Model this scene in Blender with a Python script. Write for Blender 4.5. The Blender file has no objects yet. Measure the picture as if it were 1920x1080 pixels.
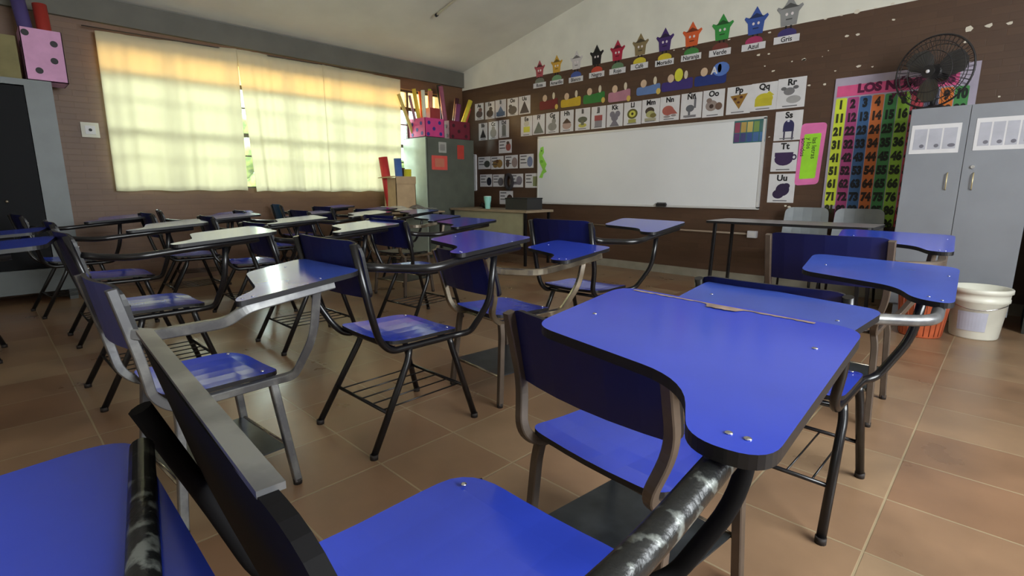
import bpy, bmesh, math, random
from mathutils import Vector, Matrix
random.seed(7)
R = math.radians
C = bpy.context.scene.collection
scn = bpy.context.scene

# ------------------------------------------------------------------ camera
CAM = Vector((0, 0, 1.0)); FPX = 958.8
YAW, PITCH = R(44.16), R(11.03)
cd = bpy.data.cameras.new('camera'); cam = bpy.data.objects.new('camera', cd); C.objects.link(cam)
cam.location = CAM; cam.rotation_euler = (R(90) - PITCH, 0, YAW)
cd.sensor_width = 36; cd.lens = 36 * FPX / 1920; cd.clip_start = 0.02
scn.camera = cam
scn.view_settings.view_transform = 'Standard'; scn.view_settings.look = 'None'
scn.view_settings.gamma = 1; scn.view_settings.use_curve_mapping = False
scn.view_settings.exposure = 1.0

# ------------------------------------------------------------------ sky, daylight and fill lamps
w = bpy.data.worlds.new('sky'); scn.world = w; w.use_nodes = True
wn = w.node_tree.nodes; wl = w.node_tree.links
bg = wn['Background']
sk = wn.new('ShaderNodeTexSky'); sk.sky_type = 'HOSEK_WILKIE'; sk.turbidity = 6; sk.ground_albedo = 0.5
sk.sun_direction = (0.3, -0.5, 0.8)
mx = wn.new('ShaderNodeMix'); mx.data_type = 'RGBA'; mx.inputs['Factor'].default_value = 0.75
wl.new(sk.outputs[0], mx.inputs['A']); mx.inputs['B'].default_value = (0.95, 1.0, 0.97, 1)
wl.new(mx.outputs['Result'], bg.inputs[0]); bg.inputs[1].default_value = 2.2

def area(name, loc, rot, sx, sy, power, col):
    l = bpy.data.lights.new(name, 'AREA'); l.shape = 'RECTANGLE'; l.size = sx; l.size_y = sy
    l.energy = power; l.color = col
    o = bpy.data.objects.new(name, l); C.objects.link(o); o.location = loc; o.rotation_euler = rot
    return o
# daylight through the curtained window wall, and two unseen fill lamps added indoors
area('daylight_window', (-12.2, 3.4, 3.6), (0, R(-72), 0), 2.6, 4.4, 1200, (0.93, 0.97, 1.0))
area('side_fill', (2.3, 1.5, 1.9), (0, R(84), 0), 1.5, 2.6, 118, (0.93, 0.96, 1.0))  # added fill lamp out of view on the right
area('rear_fill', (1.1, -2.45, 1.5), (R(90), 0, R(25)), 1.8, 1.8, 8, (0.95, 0.97, 1.0))  # added fill lamp before the solid rear wall, no doorway there

# ------------------------------------------------------------------ materials
def lin(c):
    return tuple((x / 12.92 if x <= 0.04045 else ((x + 0.055) / 1.055) ** 2.4) for x in [v / 255 for v in c]) + (1,)
MATS = {}
def mat(name, rgb, rough=0.6, metal=0, var=0.0, scale=8, bump=0.0, rgb2=None, thr=None, spec=0.5, trans=None, coat=0):
    if name in MATS: return MATS[name]
    m = bpy.data.materials.new(name); m.use_nodes = True
    n = m.node_tree.nodes; l = m.node_tree.links; p = n['Principled BSDF']
    p.inputs['Base Color'].default_value = lin(rgb); p.inputs['Roughness'].default_value = rough
    p.inputs['Metallic'].default_value = metal; p.inputs['Specular IOR Level'].default_value = spec
    if coat: p.inputs['Coat Weight'].default_value = coat; p.inputs['Coat Roughness'].default_value = .1
    tc = n.new('ShaderNodeTexCoord'); nz = n.new('ShaderNodeTexNoise')
    nz.inputs['Scale'].default_value = scale; nz.inputs['Detail'].default_value = 6
    l.new(tc.outputs['Object'], nz.inputs['Vector'])
    if rgb2 is None:
        rgb2 = tuple(max(0, min(255, v * (1 + var))) for v in rgb); rgb1 = tuple(v * (1 - var) for v in rgb)
    else: rgb1 = rgb
    cr = n.new('ShaderNodeValToRGB')
    a, b = thr if thr else (0.3, 0.7)
    cr.color_ramp.elements[0].position = a; cr.color_ramp.elements[1].position = b
    cr.color_ramp.elements[0].color = lin(rgb1); cr.color_ramp.elements[1].color = lin(rgb2)
    l.new(nz.outputs[0], cr.inputs[0]); l.new(cr.outputs[0], p.inputs['Base Color'])
    if bump:
        bp = n.new('ShaderNodeBump'); bp.inputs['Strength'].default_value = bump; bp.inputs['Distance'].default_value = 0.01
        l.new(nz.outputs[0], bp.inputs['Height']); l.new(bp.outputs[0], p.inputs['Normal'])
    MATS[name] = m
    return m

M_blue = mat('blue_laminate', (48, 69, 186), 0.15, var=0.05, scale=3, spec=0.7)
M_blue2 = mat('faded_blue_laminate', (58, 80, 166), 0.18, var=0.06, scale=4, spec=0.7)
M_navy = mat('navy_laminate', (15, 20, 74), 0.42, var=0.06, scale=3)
M_teal = mat('teal_plastic', (22, 74, 110), 0.45, var=0.05)
M_edge = mat('dark_edge', (16, 15, 18), 0.45)
M_black = mat('black_paint', (17, 16, 18), 0.28, var=0.1, scale=20)
M_chip = mat('chipped_black_paint', (30, 31, 31), 0.32, rgb2=(112, 116, 112), thr=(0.56, 0.66), scale=50, bump=0.3, metal=0.2)
M_brown = mat('brown_grey_paint', (86, 74, 64), 0.4, var=0.12, scale=12, metal=0.2)
M_grey = mat('worn_grey_paint', (98, 98, 100), 0.35, rgb2=(128, 128, 126), thr=(.45, .62), scale=14, metal=0.5)
M_chrome = mat('worn_steel', (120, 108, 92), 0.22, metal=0.85, rgb2=(190, 180, 160), thr=(.35, .7), scale=9)
M_sheet = mat('rack_sheet', (62, 66, 70), 0.3, var=0.2, scale=10, metal=0.6)
M_screw = mat('steel_screw', (215, 215, 220), 0.2, metal=1)
M_white = mat('paper_white', (214, 212, 214), 0.7, var=0.02, scale=12)
M_ink = mat('ink_black', (22, 20, 24), 0.6)
M_matte = mat('matte_black_board', (13, 12, 13), 0.75, var=.1, spec=.12)
M_mblue = mat('dull_blue_board', (56, 62, 122), .45, var=.06, scale=4)
M_rubber = mat('rubber_foot', (30, 22, 18), 0.7)

def flat(rgb, rough=0.65):
    return mat('paper_%02x%02x%02x' % rgb, rgb, rough, var=0.04, scale=10)

# ------------------------------------------------------------------ mesh helpers
def tag(o, label=None, cat=None, group=None, kind=None):
    if label: o['label'] = label
    if cat: o['category'] = cat
    if group: o['group'] = group
    if kind: o['kind'] = kind
    return o
def empty(name, loc=(0, 0, 0), rz=0):
    o = bpy.data.objects.new(name, None); C.objects.link(o); o.location = loc; o.rotation_euler = (0, 0, rz)
    o.empty_display_size = 0.05
    return o
class MB:
    def __init__(s): s.bm = bmesh.new()
    def box(s, a, b, mi=0):
        x0, y0, z0 = a; x1, y1, z1 = b
        v = [s.bm.verts.new(p) for p in ((x0, y0, z0), (x1, y0, z0), (x1, y1, z0), (x0, y1, z0), (x0, y0, z1), (x1, y0, z1), (x1, y1, z1), (x0, y1, z1))]
        for f in ((3, 2, 1, 0), (4, 5, 6, 7), (0, 1, 5, 4), (1, 2, 6, 5), (2, 3, 7, 6), (3, 0, 4, 7)):
            s.bm.faces.new([v[i] for i in f]).material_index = mi
        return s
    def obox(s, c, half, rz=0, mi=0, tilt=0):
        m = Matrix.Translation(c) @ Matrix.Rotation(rz, 4, 'Z') @ Matrix.Rotation(tilt, 4, 'X')
        n0 = len(s.bm.verts); s.box((-half[0], -half[1], -half[2]), half, mi); s.bm.verts.ensure_lookup_table()
        for v in s.bm.verts[n0:]: v.co = m @ v.co
        return s
    def tube(s, pts, r, n=10, mi=0, square=False, cap=True, r2=None):
        pts = [Vector(p) for p in pts]; N = len(pts)
        t0 = (pts[1] - pts[0]).normalized()
        up = Vector((0, 0, 1)) if abs(t0.z) < 0.9 else Vector((0, 1, 0))
        x = t0.cross(up).normalized(); y = x.cross(t0).normalized()
        rings = []
        if square:
            k = 0.78; prof = [(1, k), (k, 1), (-k, 1), (-1, k), (-1, -k), (-k, -1), (k, -1), (1, -k)]
        else: prof = [(math.cos(2 * math.pi * i / n), math.sin(2 * math.pi * i / n)) for i in range(n)]
        for i, p in enumerate(pts):
            if i == 0: t = t0
            elif i == N - 1: t = (pts[i] - pts[i - 1]).normalized()
            else:
                t = ((pts[i] - pts[i - 1]).normalized() + (pts[i + 1] - pts[i]).normalized()).normalized()
            x = (x - t * x.dot(t)).normalized(); y = t.cross(x).normalized() * -1
            rr = r if r2 is None else r + (r2 - r) * i / (N - 1)
            rings.append([s.bm.verts.new(p + x * (a * rr) + y * (b * rr)) for a, b in prof])
        K = len(prof)
        for i in range(N - 1):
            for j in range(K):
                f = s.bm.faces.new((rings[i][j], rings[i][(j + 1) % K], rings[i + 1][(j + 1) % K], rings[i + 1][j]))
                f.material_index = mi; f.smooth = not square
        if cap:
            s.bm.faces.new(rings[0][::-1]).material_index = mi; s.bm.faces.new(rings[-1]).material_index = mi
        return s
    def plate(s, out, z0, z1, mi=0, me=1, cuts=0, warp=None):
        """2D outline (x,y) extruded from z0 to z1; optional grid cuts and warp(co)->co"""
        b = bmesh.new()
        vs = [b.verts.new((x, y, z0)) for x, y in out]
        f = b.faces.new(vs); b.normal_update()
        if f.normal.z > 0: f.normal_flip()
        r = bmesh.ops.extrude_face_region(b, geom=[f])
        for v in [e for e in r['geom'] if isinstance(e, bmesh.types.BMVert)]: v.co.z = z1
        b.normal_update()
        for f in b.faces: f.material_index = mi if abs(f.normal.z) > 0.5 else me
        if cuts:
            xs = [p[0] for p in out]; ys = [p[1] for p in out]
            for k in range(1, cuts):
                for ax, lo, hi in ((0, min(xs), max(xs)), (1, min(ys), max(ys))):
                    co = [0, 0, 0]; co[ax] = lo + (hi - lo) * k / cuts; no = [0, 0, 0]; no[ax] = 1
                    bmesh.ops.bisect_plane(b, geom=b.verts[:] + b.edges[:] + b.faces[:], plane_co=co, plane_no=no, dist=1e-5)
        if warp:
            for v in b.verts: v.co = Vector(warp(v.co))
        b.normal_update()
        mp = {v: s.bm.verts.new(v.co) for v in b.verts}
        for f in b.faces:
            nf = s.bm.faces.new([mp[v] for v in f.verts]); nf.material_index = f.material_index
        b.free()
        return s
    def cyl(s, c, r, h, n=24, mi=0, r2=None, axis='Z'):
        m = Matrix.Translation(c)
        if axis == 'Y': m = m @ Matrix.Rotation(R(90), 4, 'X')
        if axis == 'X': m = m @ Matrix.Rotation(R(90), 4, 'Y')
        g = bmesh.ops.create_cone(s.bm, cap_ends=True, segments=n, radius1=r, radius2=r if r2 is None else r2, depth=h, matrix=m)
        for v in g['verts']:
            for f in v.link_faces:
                f.material_index = mi; f.smooth = len(f.verts) == 4
        return s
    def ball(s, c, r, mi=0, sc=(1, 1, 1)):
        g = bmesh.ops.create_uvsphere(s.bm, u_segments=14, v_segments=9, radius=r, matrix=Matrix.Translation(c) @ Matrix.Diagonal((*sc, 1)))
        for v in g['verts']:
            for f in v.link_faces: f.material_index = mi; f.smooth = True
        return s
    def lathe(s, c, prof, n=28, mi=0):
        rings = [[s.bm.verts.new((c[0] + r * math.cos(2 * math.pi * i / n), c[1] + r * math.sin(2 * math.pi * i / n), c[2] + z)) for i in range(n)] for r, z in prof]
        for a, b in zip(rings, rings[1:]):
            for j in range(n):
                f = s.bm.faces.new((a[j], a[(j + 1) % n], b[(j + 1) % n], b[j])); f.smooth = True; f.material_index = mi
        s.bm.faces.new(rings[0][::-1]).material_index = mi
        s.bm.faces.new(rings[-1]).material_index = mi
        return s
    def build(s, name, mats, parent=None, loc=None, rz=None):
        me = bpy.data.meshes.new(name); s.bm.normal_update(); s.bm.to_mesh(me); s.bm.free()
        if not isinstance(mats, (list, tuple)): mats = [mats]
        for m in mats: me.materials.append(m)
        o = bpy.data.objects.new(name, me); C.objects.link(o)
        if parent: o.parent = parent
        if loc is not None: o.location = loc
        if rz is not None: o.rotation_euler = (0, 0, rz)
        return o

def rounded(pts, rads, seg=6):
    """round polygon corners"""
    out = []; n = len(pts)
    if not isinstance(rads, (list, tuple)): rads = [rads] * n
    for i in range(n):
        p = Vector(pts[i]).to_2d(); a = Vector(pts[i - 1]).to_2d(); b = Vector(pts[(i + 1) % n]).to_2d()
        da, db = (a - p), (b - p); r = min(rads[i], da.length * .48, db.length * .48)
        if r < 1e-4: out.append((p.x, p.y)); continue
        A = p + da.normalized() * r; B = p + db.normalized() * r
        for k in range(seg + 1):
            t = k / seg; q = A * (1 - t) ** 2 + p * 2 * t * (1 - t) + B * t * t; out.append((q.x, q.y))
    return out
def fillet(pts, r=0.05, seg=5):
    pts = [Vector(p) for p in pts]; out = [pts[0]]
    for i in range(1, len(pts) - 1):
        p = pts[i]; da = pts[i - 1] - p; db = pts[i + 1] - p
        rr = min(r, da.length * .45, db.length * .45)
        A = p + da.normalized() * rr; B = p + db.normalized() * rr
        for k in range(seg + 1):
            t = k / seg; out.append(A * (1 - t) ** 2 + p * 2 * t * (1 - t) + B * t * t)
    out.append(pts[-1]); return out

# ------------------------------------------------------------------ chairs with writing tablets
T0 = dict(sw=.196, sy0=-.15, sy1=.237, sz=.418, fw=.205, fy0=-.226, fy1=.275, t1x=.382, t1y=.072, t2x=.304, t2y=.073, t3x=.243, t3y=.187,
          t4x=-.065, t4y=.257, t5x=-.105, t5y=.593, t6x=.358, t6y=.541, tz=.746, ts=.066, bw=.233, byt=-.257, bzt=.788)
def make_chair(label, pose, style='round', back=None, near=False, seatm=None, name='tablet_armchair', tabm=None, **kw):
    x, y, rz, s = pose; t = dict(T0); t.update({k: v for k, v in kw.items() if k in T0})
    sk = kw.get('bskew', 0)
    t = {k: v * (s if k != 'ts' else 1) for k, v in t.items()}
    root = empty(name, (x, y, 0), rz)
    tag(root, label, 'chair', 'school chairs with a writing tablet in the rows')
    sq = style in ('square', 'steel'); fr = {'round': M_black, 'square': M_brown, 'steel': M_chrome, 'chipped': M_black, 'grey': M_grey}[style]
    if style == 'grey': sq = True
    if kw.get('matte'): fr = M_matte
    leg_m = {'steel': M_brown, 'chipped': M_black}.get(style, fr)
    rt = .0125 if sq else .0135
    sw, sz = t['sw'], t['sz']; y0, y1 = t['sy0'], t['sy1']
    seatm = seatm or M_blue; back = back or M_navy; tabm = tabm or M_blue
    # seat: rounded plate with a gentle dip and waterfall front
    ym = (y0 + y1) / 2
    def swarp(c):
        d = 0.010 * ((c.x / sw) ** 2) - 0.012 * max(0, (c.y - ym) / (y1 - ym)) ** 3 + .012 * max(0, (ym - c.y) / (ym - y0)) ** 3
        return (c.x, c.y, c.z + d - .004)
    so = rounded([(-sw, y0), (sw, y0), (sw * .98, y1), (-sw * .98, y1)], [.05, .05, .09, .09])
    seat = MB().plate(so, sz - .014, sz, 0, 1, 6, swarp).build('seat', [seatm, M_edge], root)
    if near or style != 'round':
        for px, py in ((-sw * .8, y0 + .03), (sw * .8, y0 + .03), (-sw * .8, y1 - .06), (sw * .8, y1 - .06)):
            MB().ball((px, py, sz + .004), .006, 0, (1, 1, .5)).build('rivet', M_screw, seat)
    # side frames: tablet support post, seat rail and back upright in one bent tube on the right; rail and upright on the left
    bw, byt, bzt = t['bw'], t['byt'], t['bzt']; ux = min(bw - .012, sw + .03)
    zr = sz - .03
    topz = bzt - .01 - kw.get('topdz', 0)
    def post(sx):
        return [(sx * ux, byt - .005 + sk * sx * ux, topz), (sx * ux, byt * .8 + sk * sx * ux, sz + .13), (sx * (sw - .01), y0 - .03, sz + .02), (sx * (sw - .015), y0 + .02, zr), ]
    supx = t['t3x'] + .045
    zt = lambda yy: t['tz'] + t['ts'] * (yy - .35 * s) - .016
    right = post(1) + [(sw - .012, y1 - .03, zr), (sw + .02, y1 + .02, zr + .01), (supx, y1 + .055, sz + .12), (supx + .015, y1 + .07, zt(y1 + .07) - .025)]
    MB().tube(fillet(right, .055), rt, mi=0, square=sq).build('side_frame', fr, root)
    left = post(-1) + [(-(sw - .012), y1 - .03, zr), (-(sw - .03), y1 + .0, zr)]
    MB().tube(fillet(left, .05), rt, mi=0, square=sq).build('side_frame', fr, root)
    for yy in (y0 + .05, y1 - .08): MB().tube([(-sw + .01, yy, zr), (sw - .01, yy, zr)], .009, 8).build('seat_support', fr, root)
    # legs
    fw, fy0, fy1 = t['fw'], t['fy0'], t['fy1']; ly0, ly1 = (ym - .08 * s, y1 - .07) if not sq else (y0 + .03, y1 - .04)
    if sq: fy0 = y0 - .005; fy1 = y1 + .0
    for sx in (-1, 1):
        for top, foot in ((ly0, fy0), (ly1, fy1)):
            L = MB().tube(fillet([(sx * (sw - .015), top, zr), (sx * (sw - .005), top + (foot - top) * .08, zr - .05), (sx * fw, foot, .012)], .03), rt, square=sq).build('leg', leg_m, root)
            MB().tube([(sx * fw, foot, .02), (sx * fw, foot, 0)], rt + .002, 10).build('foot_cap', M_rubber, L)
    # book rack
    zk = .15 * s; ky0 = ly0 + (fy0 - ly0) * .62; ky1 = ly1 + (fy1 - ly1) * .62; kx = fw - .006
    rk = MB()
    for yy in (ky0, ky1): rk.tube([(-kx, yy, zk), (kx, yy, zk)], .007, 8)
    if sq:
        rk.plate([(-kx + .01, ky0), (kx - .01, ky0), (kx - .01, ky1), (-kx + .01, ky1)], zk - .002, zk + .003, 1, 1)
        rk.build('book_rack', [M_chrome, M_sheet], root)
    else:
        for i in range(5):
            xx = -kx + .05 + (2 * kx - .1) * i / 4; rk.tube([(xx, ky0, zk), (xx, ky1, zk)], .0032, 6)
        rk.build('book_rack', M_black, root)
    # arm and tablet
    ax = t['t1x'] - .035; zj = t['tz'] - .05 * s
    zj -= kw.get('armdz', 0)
    arm = [(ux, byt * .86, zj), (ux + .02, y0 - .02, zj - .01), (ax + .01 - kw.get('armin', 0), y0 + .08 + kw.get('armin', 0) * 2, zj - .012 + kw.get('armdz', 0) * .4), (ax, t['t1y'] + .04, zt(t['t1y']) - .012), (ax - .01, t['t6y'] - .1, zt(t['t6y'] - .1) - .012)]
    if kw.get('armwide'): arm[1] = (ax - .025, y0 - .05, zj - .01); arm[2] = (ax - .022, y0 + .1, zj - .012); arm[3] = (ax - .018, arm[3][1], arm[3][2])
    ra = rt + .002
    armm = M_chrome if style == 'steel' else (M_chip if style == 'chipped' else fr)
    if kw.get('arm_grey'): armm = M_grey
    arm_o = MB().tube(fillet(arm, .07, 6), ra, 12, square=sq).tube([(supx + .015, y1 + .07, zt(y1 + .07) - .012), (ax - .005, y1 + .07, zt(y1 + .07) - .014)], rt, 10).build('arm', armm, root)
    P = [(t['t%dx' % i], t['t%dy' % i]) for i in (1, 6, 5, 4, 3, 2)]
    to = rounded(P, [.045 * s, .05 * s, .06 * s, .05 * s, .07 * s, .045 * s], 7)
    tb = MB().plate(to, -.008, .008, 0, 1, 0, lambda c: (c.x, c.y, c.z + t['tz'] - .008 + t['ts'] * (c.y - .35 * s))).build('writing_tablet', [tabm, M_edge], root)
    if near or sq:
        for px, py in ((t['t2x'] + .03, t['t2y'] + .035), (t['t1x'] - .03, t['t1y'] + .03), (ax - .01, t['t6y'] - .14), (t['t4x'] + .05, t['t4y'] + .12)):
            MB().ball((px, py, zt(py) + .0165), .0042, 0, (1, 1, .35)).build('screw', M_screw, tb)
    # backrest: curved plate
    hb = t.get('hb', .20 * s)
    bo = rounded([(-bw, 0), (bw, 0), (bw, hb), (-bw, hb)], [.03, .03, .055, .055])
    lean = (byt * .8 - byt) / (bzt - sz - .13)
    def bwarp(c):
        zz = c.y; return (c.x, byt + sk * c.x + lean * (hb - zz) - kw.get('bulge', .028) * (1 - (c.x / bw) ** 2) + c.z + .012, bzt - hb + zz)
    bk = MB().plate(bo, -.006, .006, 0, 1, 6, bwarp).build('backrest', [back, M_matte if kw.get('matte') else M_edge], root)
    if near or sq or random.random() < .5:
        for sx in (-1, 1):
            for zz in (bzt - .06, bzt - hb + .05): MB().ball((sx * (bw - .02), byt + sk * sx * bw + lean * (bzt - zz) + .018, zz), .006, 0).build('rivet', M_screw, bk)
    return root, t

CH = [
 ('nearest chair, blue seat at the bottom edge, big blue tablet overlapping the chair ahead', (-.516, .388, .022, 1.046), 'chipped', dict(near=True, sy0=-.14, armin=.012, sz=.422, t1x=.372, t1y=.071, t2x=.297, t2y=.066, t3x=.238, t3y=.195, t4x=-.061, t4y=.258, t5x=-.09, t6x=.367, tz=.734, ts=.046, byt=-.278, bzt=.786, bulge=.004, armwide=1, bskew=-.075, bw=.27, topdz=.08, matte=1, back=M_matte)),
 ('brown-framed chair with a dark backrest directly ahead of the nearest blue tablet', (-.599, 1.021, -.111, .942), 'square', dict(near=True, sw=.209, sy0=-.16, sz=.417, fy1=.264, t5x=-.108, t5y=.545, t6x=.39, t6y=.49, tz=.753, ts=.077, bw=.245, byt=-.20, bzt=.762, tabm=M_blue2)),
 ('black-framed chair whose curved blue tablet stands just in front of the white bucket', (-.466, 1.771, -.013, .96), 'round', dict(near=True, t1x=.4, t1y=.052, t4y=.276, t6x=.37, tz=.747, ts=.102, tabm=M_blue2, arm_grey=1, bw=.218, byt=-.268, bzt=.77)),
 ('chair with a wide dark blue backrest, farthest in the right row before the steel cabinet', (-.542, 2.675, .015, 1.024), 'square', dict(ts=.079, bw=.228, bzt=.793)),
 ('black tube chair mid-picture with shiny blue seat and wire rack, in full view', (-1.817, 1.126, .008, 1.028), 'round', dict(near=True, sw=.185, sy0=-.12, sy1=.245, sz=.404, fw=.209, fy0=-.217, t1x=.377, t4x=-.058, t5x=-.112, t6x=.329, t6y=.518, tz=.76, ts=.06, bw=.229, byt=-.249, bzt=.801)),
 ('chair with worn shiny steel legs and arm behind the nearest brown-framed chair', (-1.773, 1.722, -.087, .941), 'steel', dict(sw=.185, sy0=-.149, sy1=.249, sz=.445, t1x=.402, t1y=.091, t6x=.35, t5y=.545, t6y=.50, tz=.747, ts=.074, bw=.24, byt=-.235, bzt=.763)),
 ('chair at the head of the middle row, below the left half of the whiteboard', (-1.804, 2.478, .03, 1.043), 'round', dict(sw=.188, sy1=.211, sz=.407, t1x=.392, t4x=-.043, tz=.75, ts=.07, bw=.209, byt=-.238, bzt=.796)),
 ('grey square-framed chair with metal sheet rack and a light blue worn tablet', (-1.823, .383, .068, .926), 'grey', dict(near=True, sw=.185, sy0=-.11, sy1=.261, sz=.44, t1x=.363, t1y=.05, t3y=.165, t5x=-.125, t5y=.515, t6y=.50, t6x=.34, tz=.776, ts=.09, bw=.205, back=M_mblue, byt=-.20, bzt=.815, armdz=.05, armin=.03, tabm=M_blue2)),
 ('black tube chair with a pale reflecting seat, left of the grey square-framed chair', (-3.074, .5, .021, 1.031), 'round', {}),
 ('chair in the shaded left row with its blue seat beside the dark cabinet', (-4.36, .55, .008, 1.013), 'round', {}),
 ('chair with a shadowed seat closest to the dark tall cabinet', (-5.537, .446, .1, 1.02), 'round', {}),
 ('dark chair at the left edge with a blue tablet in front of the tall cabinet', (-3.055, -.386, -.044, 1.036), 'round', {}),
 ('black chair half out of the picture at the left, farther row', (-4.337, -.30, -.08, 1.0), 'round', {}),
 ('chair with a pale tablet, second from the window in the second rank', (-5.25, 1.23, .003, 1.014), 'round', {}),
 ('chair with a navy backrest and bright seat behind the light blue worn tablet', (-4.376, 1.445, -.062, 1.01), 'round', {}),
 ('chair with a pale violet tablet, its navy backrest hidden low behind the worn tablet', (-3.283, 1.40, .002, 1.014), 'round', dict(bw=.21)),
 ('chair with a black backrest seen just left of the lone middle chair tablet', (-3.212, 2.26, .059, .999), 'round', {}),
 ('chair with a shiny grey seat and steel arm in front of the teacher desk', (-4.165, 2.75, .184, .968), 'steel', dict(seatm=M_sheet)),
 ('chair with a thin pale tablet at the window side, third rank', (-5.5, 2.05, -.1, .998), 'round', {}),
 ('chair against the window wall nearest the cabinet', (-6.1, 1.5, -.15, 1.0), 'round', {}),
 ('last chair by the window under the third curtain panel', (-5.75, 3.02, .03, 1.007), 'round', {}),
 ('chair with a white glaring tablet in front of the paper-covered table', (-5.2, 3.25, .106, .982), 'round', {}),
 ('chair with a small teal backrest under the curtain gap', (-6.27, 2.72, -.042, 1.036), 'round', dict(back=M_teal, bw=.15)),
 ('chair with a low navy backrest just left of the glaring tablet by the table', (-4.85, 2.36, -.023, 1.012), 'round', {}),
 ('chair showing only its blue tablet at the bottom left, behind the nearest chair', (-.62, -.505, 0, 1.0), 'chipped', dict(tz=.71, ts=.0, t6y=.59, t5y=.596)),
]
made = []
for lab, pose, st, kw in CH:
    kw = dict(kw); made.append(make_chair(lab, pose, st, **kw)[0])
tbl = [c for c in made[0].children if c.name.startswith('writing_tablet')][0]
S0 = 1.046; e = MB(); P5, P6 = Vector((-.05 * S0, .573 * S0)), Vector((.30 * S0, .534 * S0))
rw = random.Random(5); N = 40; top = []; bot = []
M_worn = mat('bare_chipboard', (132, 112, 100), .7, var=.2, scale=40)
for i in range(N + 1):
    q = P5.lerp(P6, i / N); zz = .734 * S0 + .046 * (q.y - .35 * S0) + .0006; wd_ = .004 + .006 * rw.random() + (.022 if 19 < i < 27 else 0)
    top.append(e.bm.verts.new((q.x, q.y + .006, zz))); bot.append(e.bm.verts.new((q.x, q.y - wd_ + .004, zz)))
for i in range(N): e.bm.faces.new((bot[i], bot[i + 1], top[i + 1], top[i]))
e.build('worn_edge', M_worn, tbl)
# grey rail clipped over the nearest chair's backrest, and the chipped tube lying on the tablet behind
t = made[0]
MB().obox((-.02, -.2785 + .0015, .8235), (.235, .0085, .0025), rz=-.075).build('top_rail', M_grey, t)
tb = MB().tube([(-.65, .088, .7215), (-.33, .03, .7215)], .0115, 14).build('steel_tube', M_chip)
tag(tb, 'short chipped black steel tube lying on the blue tablet at the bottom left', 'tube')

# ------------------------------------------------------------------ room
XW, YB, ZC = -6.6, 5.65, 2.53
XR, YN = 2.4, -2.6
def struct(o): return tag(o, kind='structure')
def wallmat(name, c1, c2, courses=True, axis='X', mortar=None, bumpk=.35):
    m = bpy.data.materials.new(name); m.use_nodes = True
    n = m.node_tree.nodes; l = m.node_tree.links; p = n['Principled BSDF']; p.inputs['Roughness'].default_value = .5
    tc = n.new('ShaderNodeTexCoord'); mp = n.new('ShaderNodeMapping'); l.new(tc.outputs['Object'], mp.inputs[0])
    mp.inputs['Rotation'].default_value = (R(90), 0, 0) if axis == 'X' else (R(90), 0, R(90))
    if axis == 'Y':
        mp.inputs['Rotation'].default_value = (0, 0, 0)
        sp = n.new('ShaderNodeSeparateXYZ'); cb = n.new('ShaderNodeCombineXYZ'); l.new(tc.outputs['Object'], sp.inputs[0])
        l.new(sp.outputs['Y'], cb.inputs['X']); l.new(sp.outputs['Z'], cb.inputs['Y']); vec = cb.outputs[0]
    else:
        sp = n.new('ShaderNodeSeparateXYZ'); cb = n.new('ShaderNodeCombineXYZ'); l.new(tc.outputs['Object'], sp.inputs[0])
        l.new(sp.outputs['X'], cb.inputs['X']); l.new(sp.outputs['Z'], cb.inputs['Y']); vec = cb.outputs[0]
    br = n.new('ShaderNodeTexBrick'); l.new(vec, br.inputs['Vector'])
    br.inputs['Scale'].default_value = 1; br.inputs['Brick Width'].default_value = .22; br.inputs['Row Height'].default_value = .055
    br.inputs['Mortar Size'].default_value = .004; br.inputs['Mortar Smooth'].default_value = .8
    br.inputs['Color1'].default_value = lin(c1); br.inputs['Color2'].default_value = lin(c2)
    br.inputs['Mortar'].default_value = lin(mortar or tuple(v * .93 for v in c1))
    nz = n.new('ShaderNodeTexNoise'); nz.inputs['Scale'].default_value = 2.2; nz.inputs['Detail'].default_value = 8
    l.new(tc.outputs['Object'], nz.inputs['Vector'])
    mxn = n.new('ShaderNodeMix'); mxn.data_type = 'RGBA'; mxn.blend_type = 'MULTIPLY'; mxn.inputs['Factor'].default_value = .35
    l.new(br.outputs[0], mxn.inputs['A']); l.new(nz.outputs[0], mxn.inputs['B']); l.new(mxn.outputs['Result'], p.inputs['Base Color'])
    bp = n.new('ShaderNodeBump'); bp.inputs['Strength'].default_value = bumpk; bp.inputs['Distance'].default_value = .006
    iv = n.new('ShaderNodeMath'); iv.operation = 'SUBTRACT'; iv.inputs[0].default_value = 1; l.new(br.outputs['Fac'], iv.inputs[1])
    l.new(iv.outputs[0], bp.inputs['Height']); l.new(bp.outputs[0], p.inputs['Normal'])
    return m
M_wallb = wallmat('brown_painted_brick_board_wall', (92, 67, 50), (85, 61, 46), bumpk=.15)
M_wallw = wallmat('brown_painted_brick_window_wall', (116, 84, 58), (108, 77, 53), axis='Y', bumpk=.15)
M_white_wall = mat('cream_plaster', (222, 220, 208), .8, var=.03, scale=3, bump=.15)
M_ceil = mat('ceiling_plaster', (214, 211, 200), .85, var=.03, scale=2, bump=.1)
M_beam = mat('grey_beam_paint', (96, 94, 86), .7, var=.05, scale=4)
M_plinth = mat('grey_plinth', (138, 132, 118), .6, var=.08, scale=6)

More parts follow.
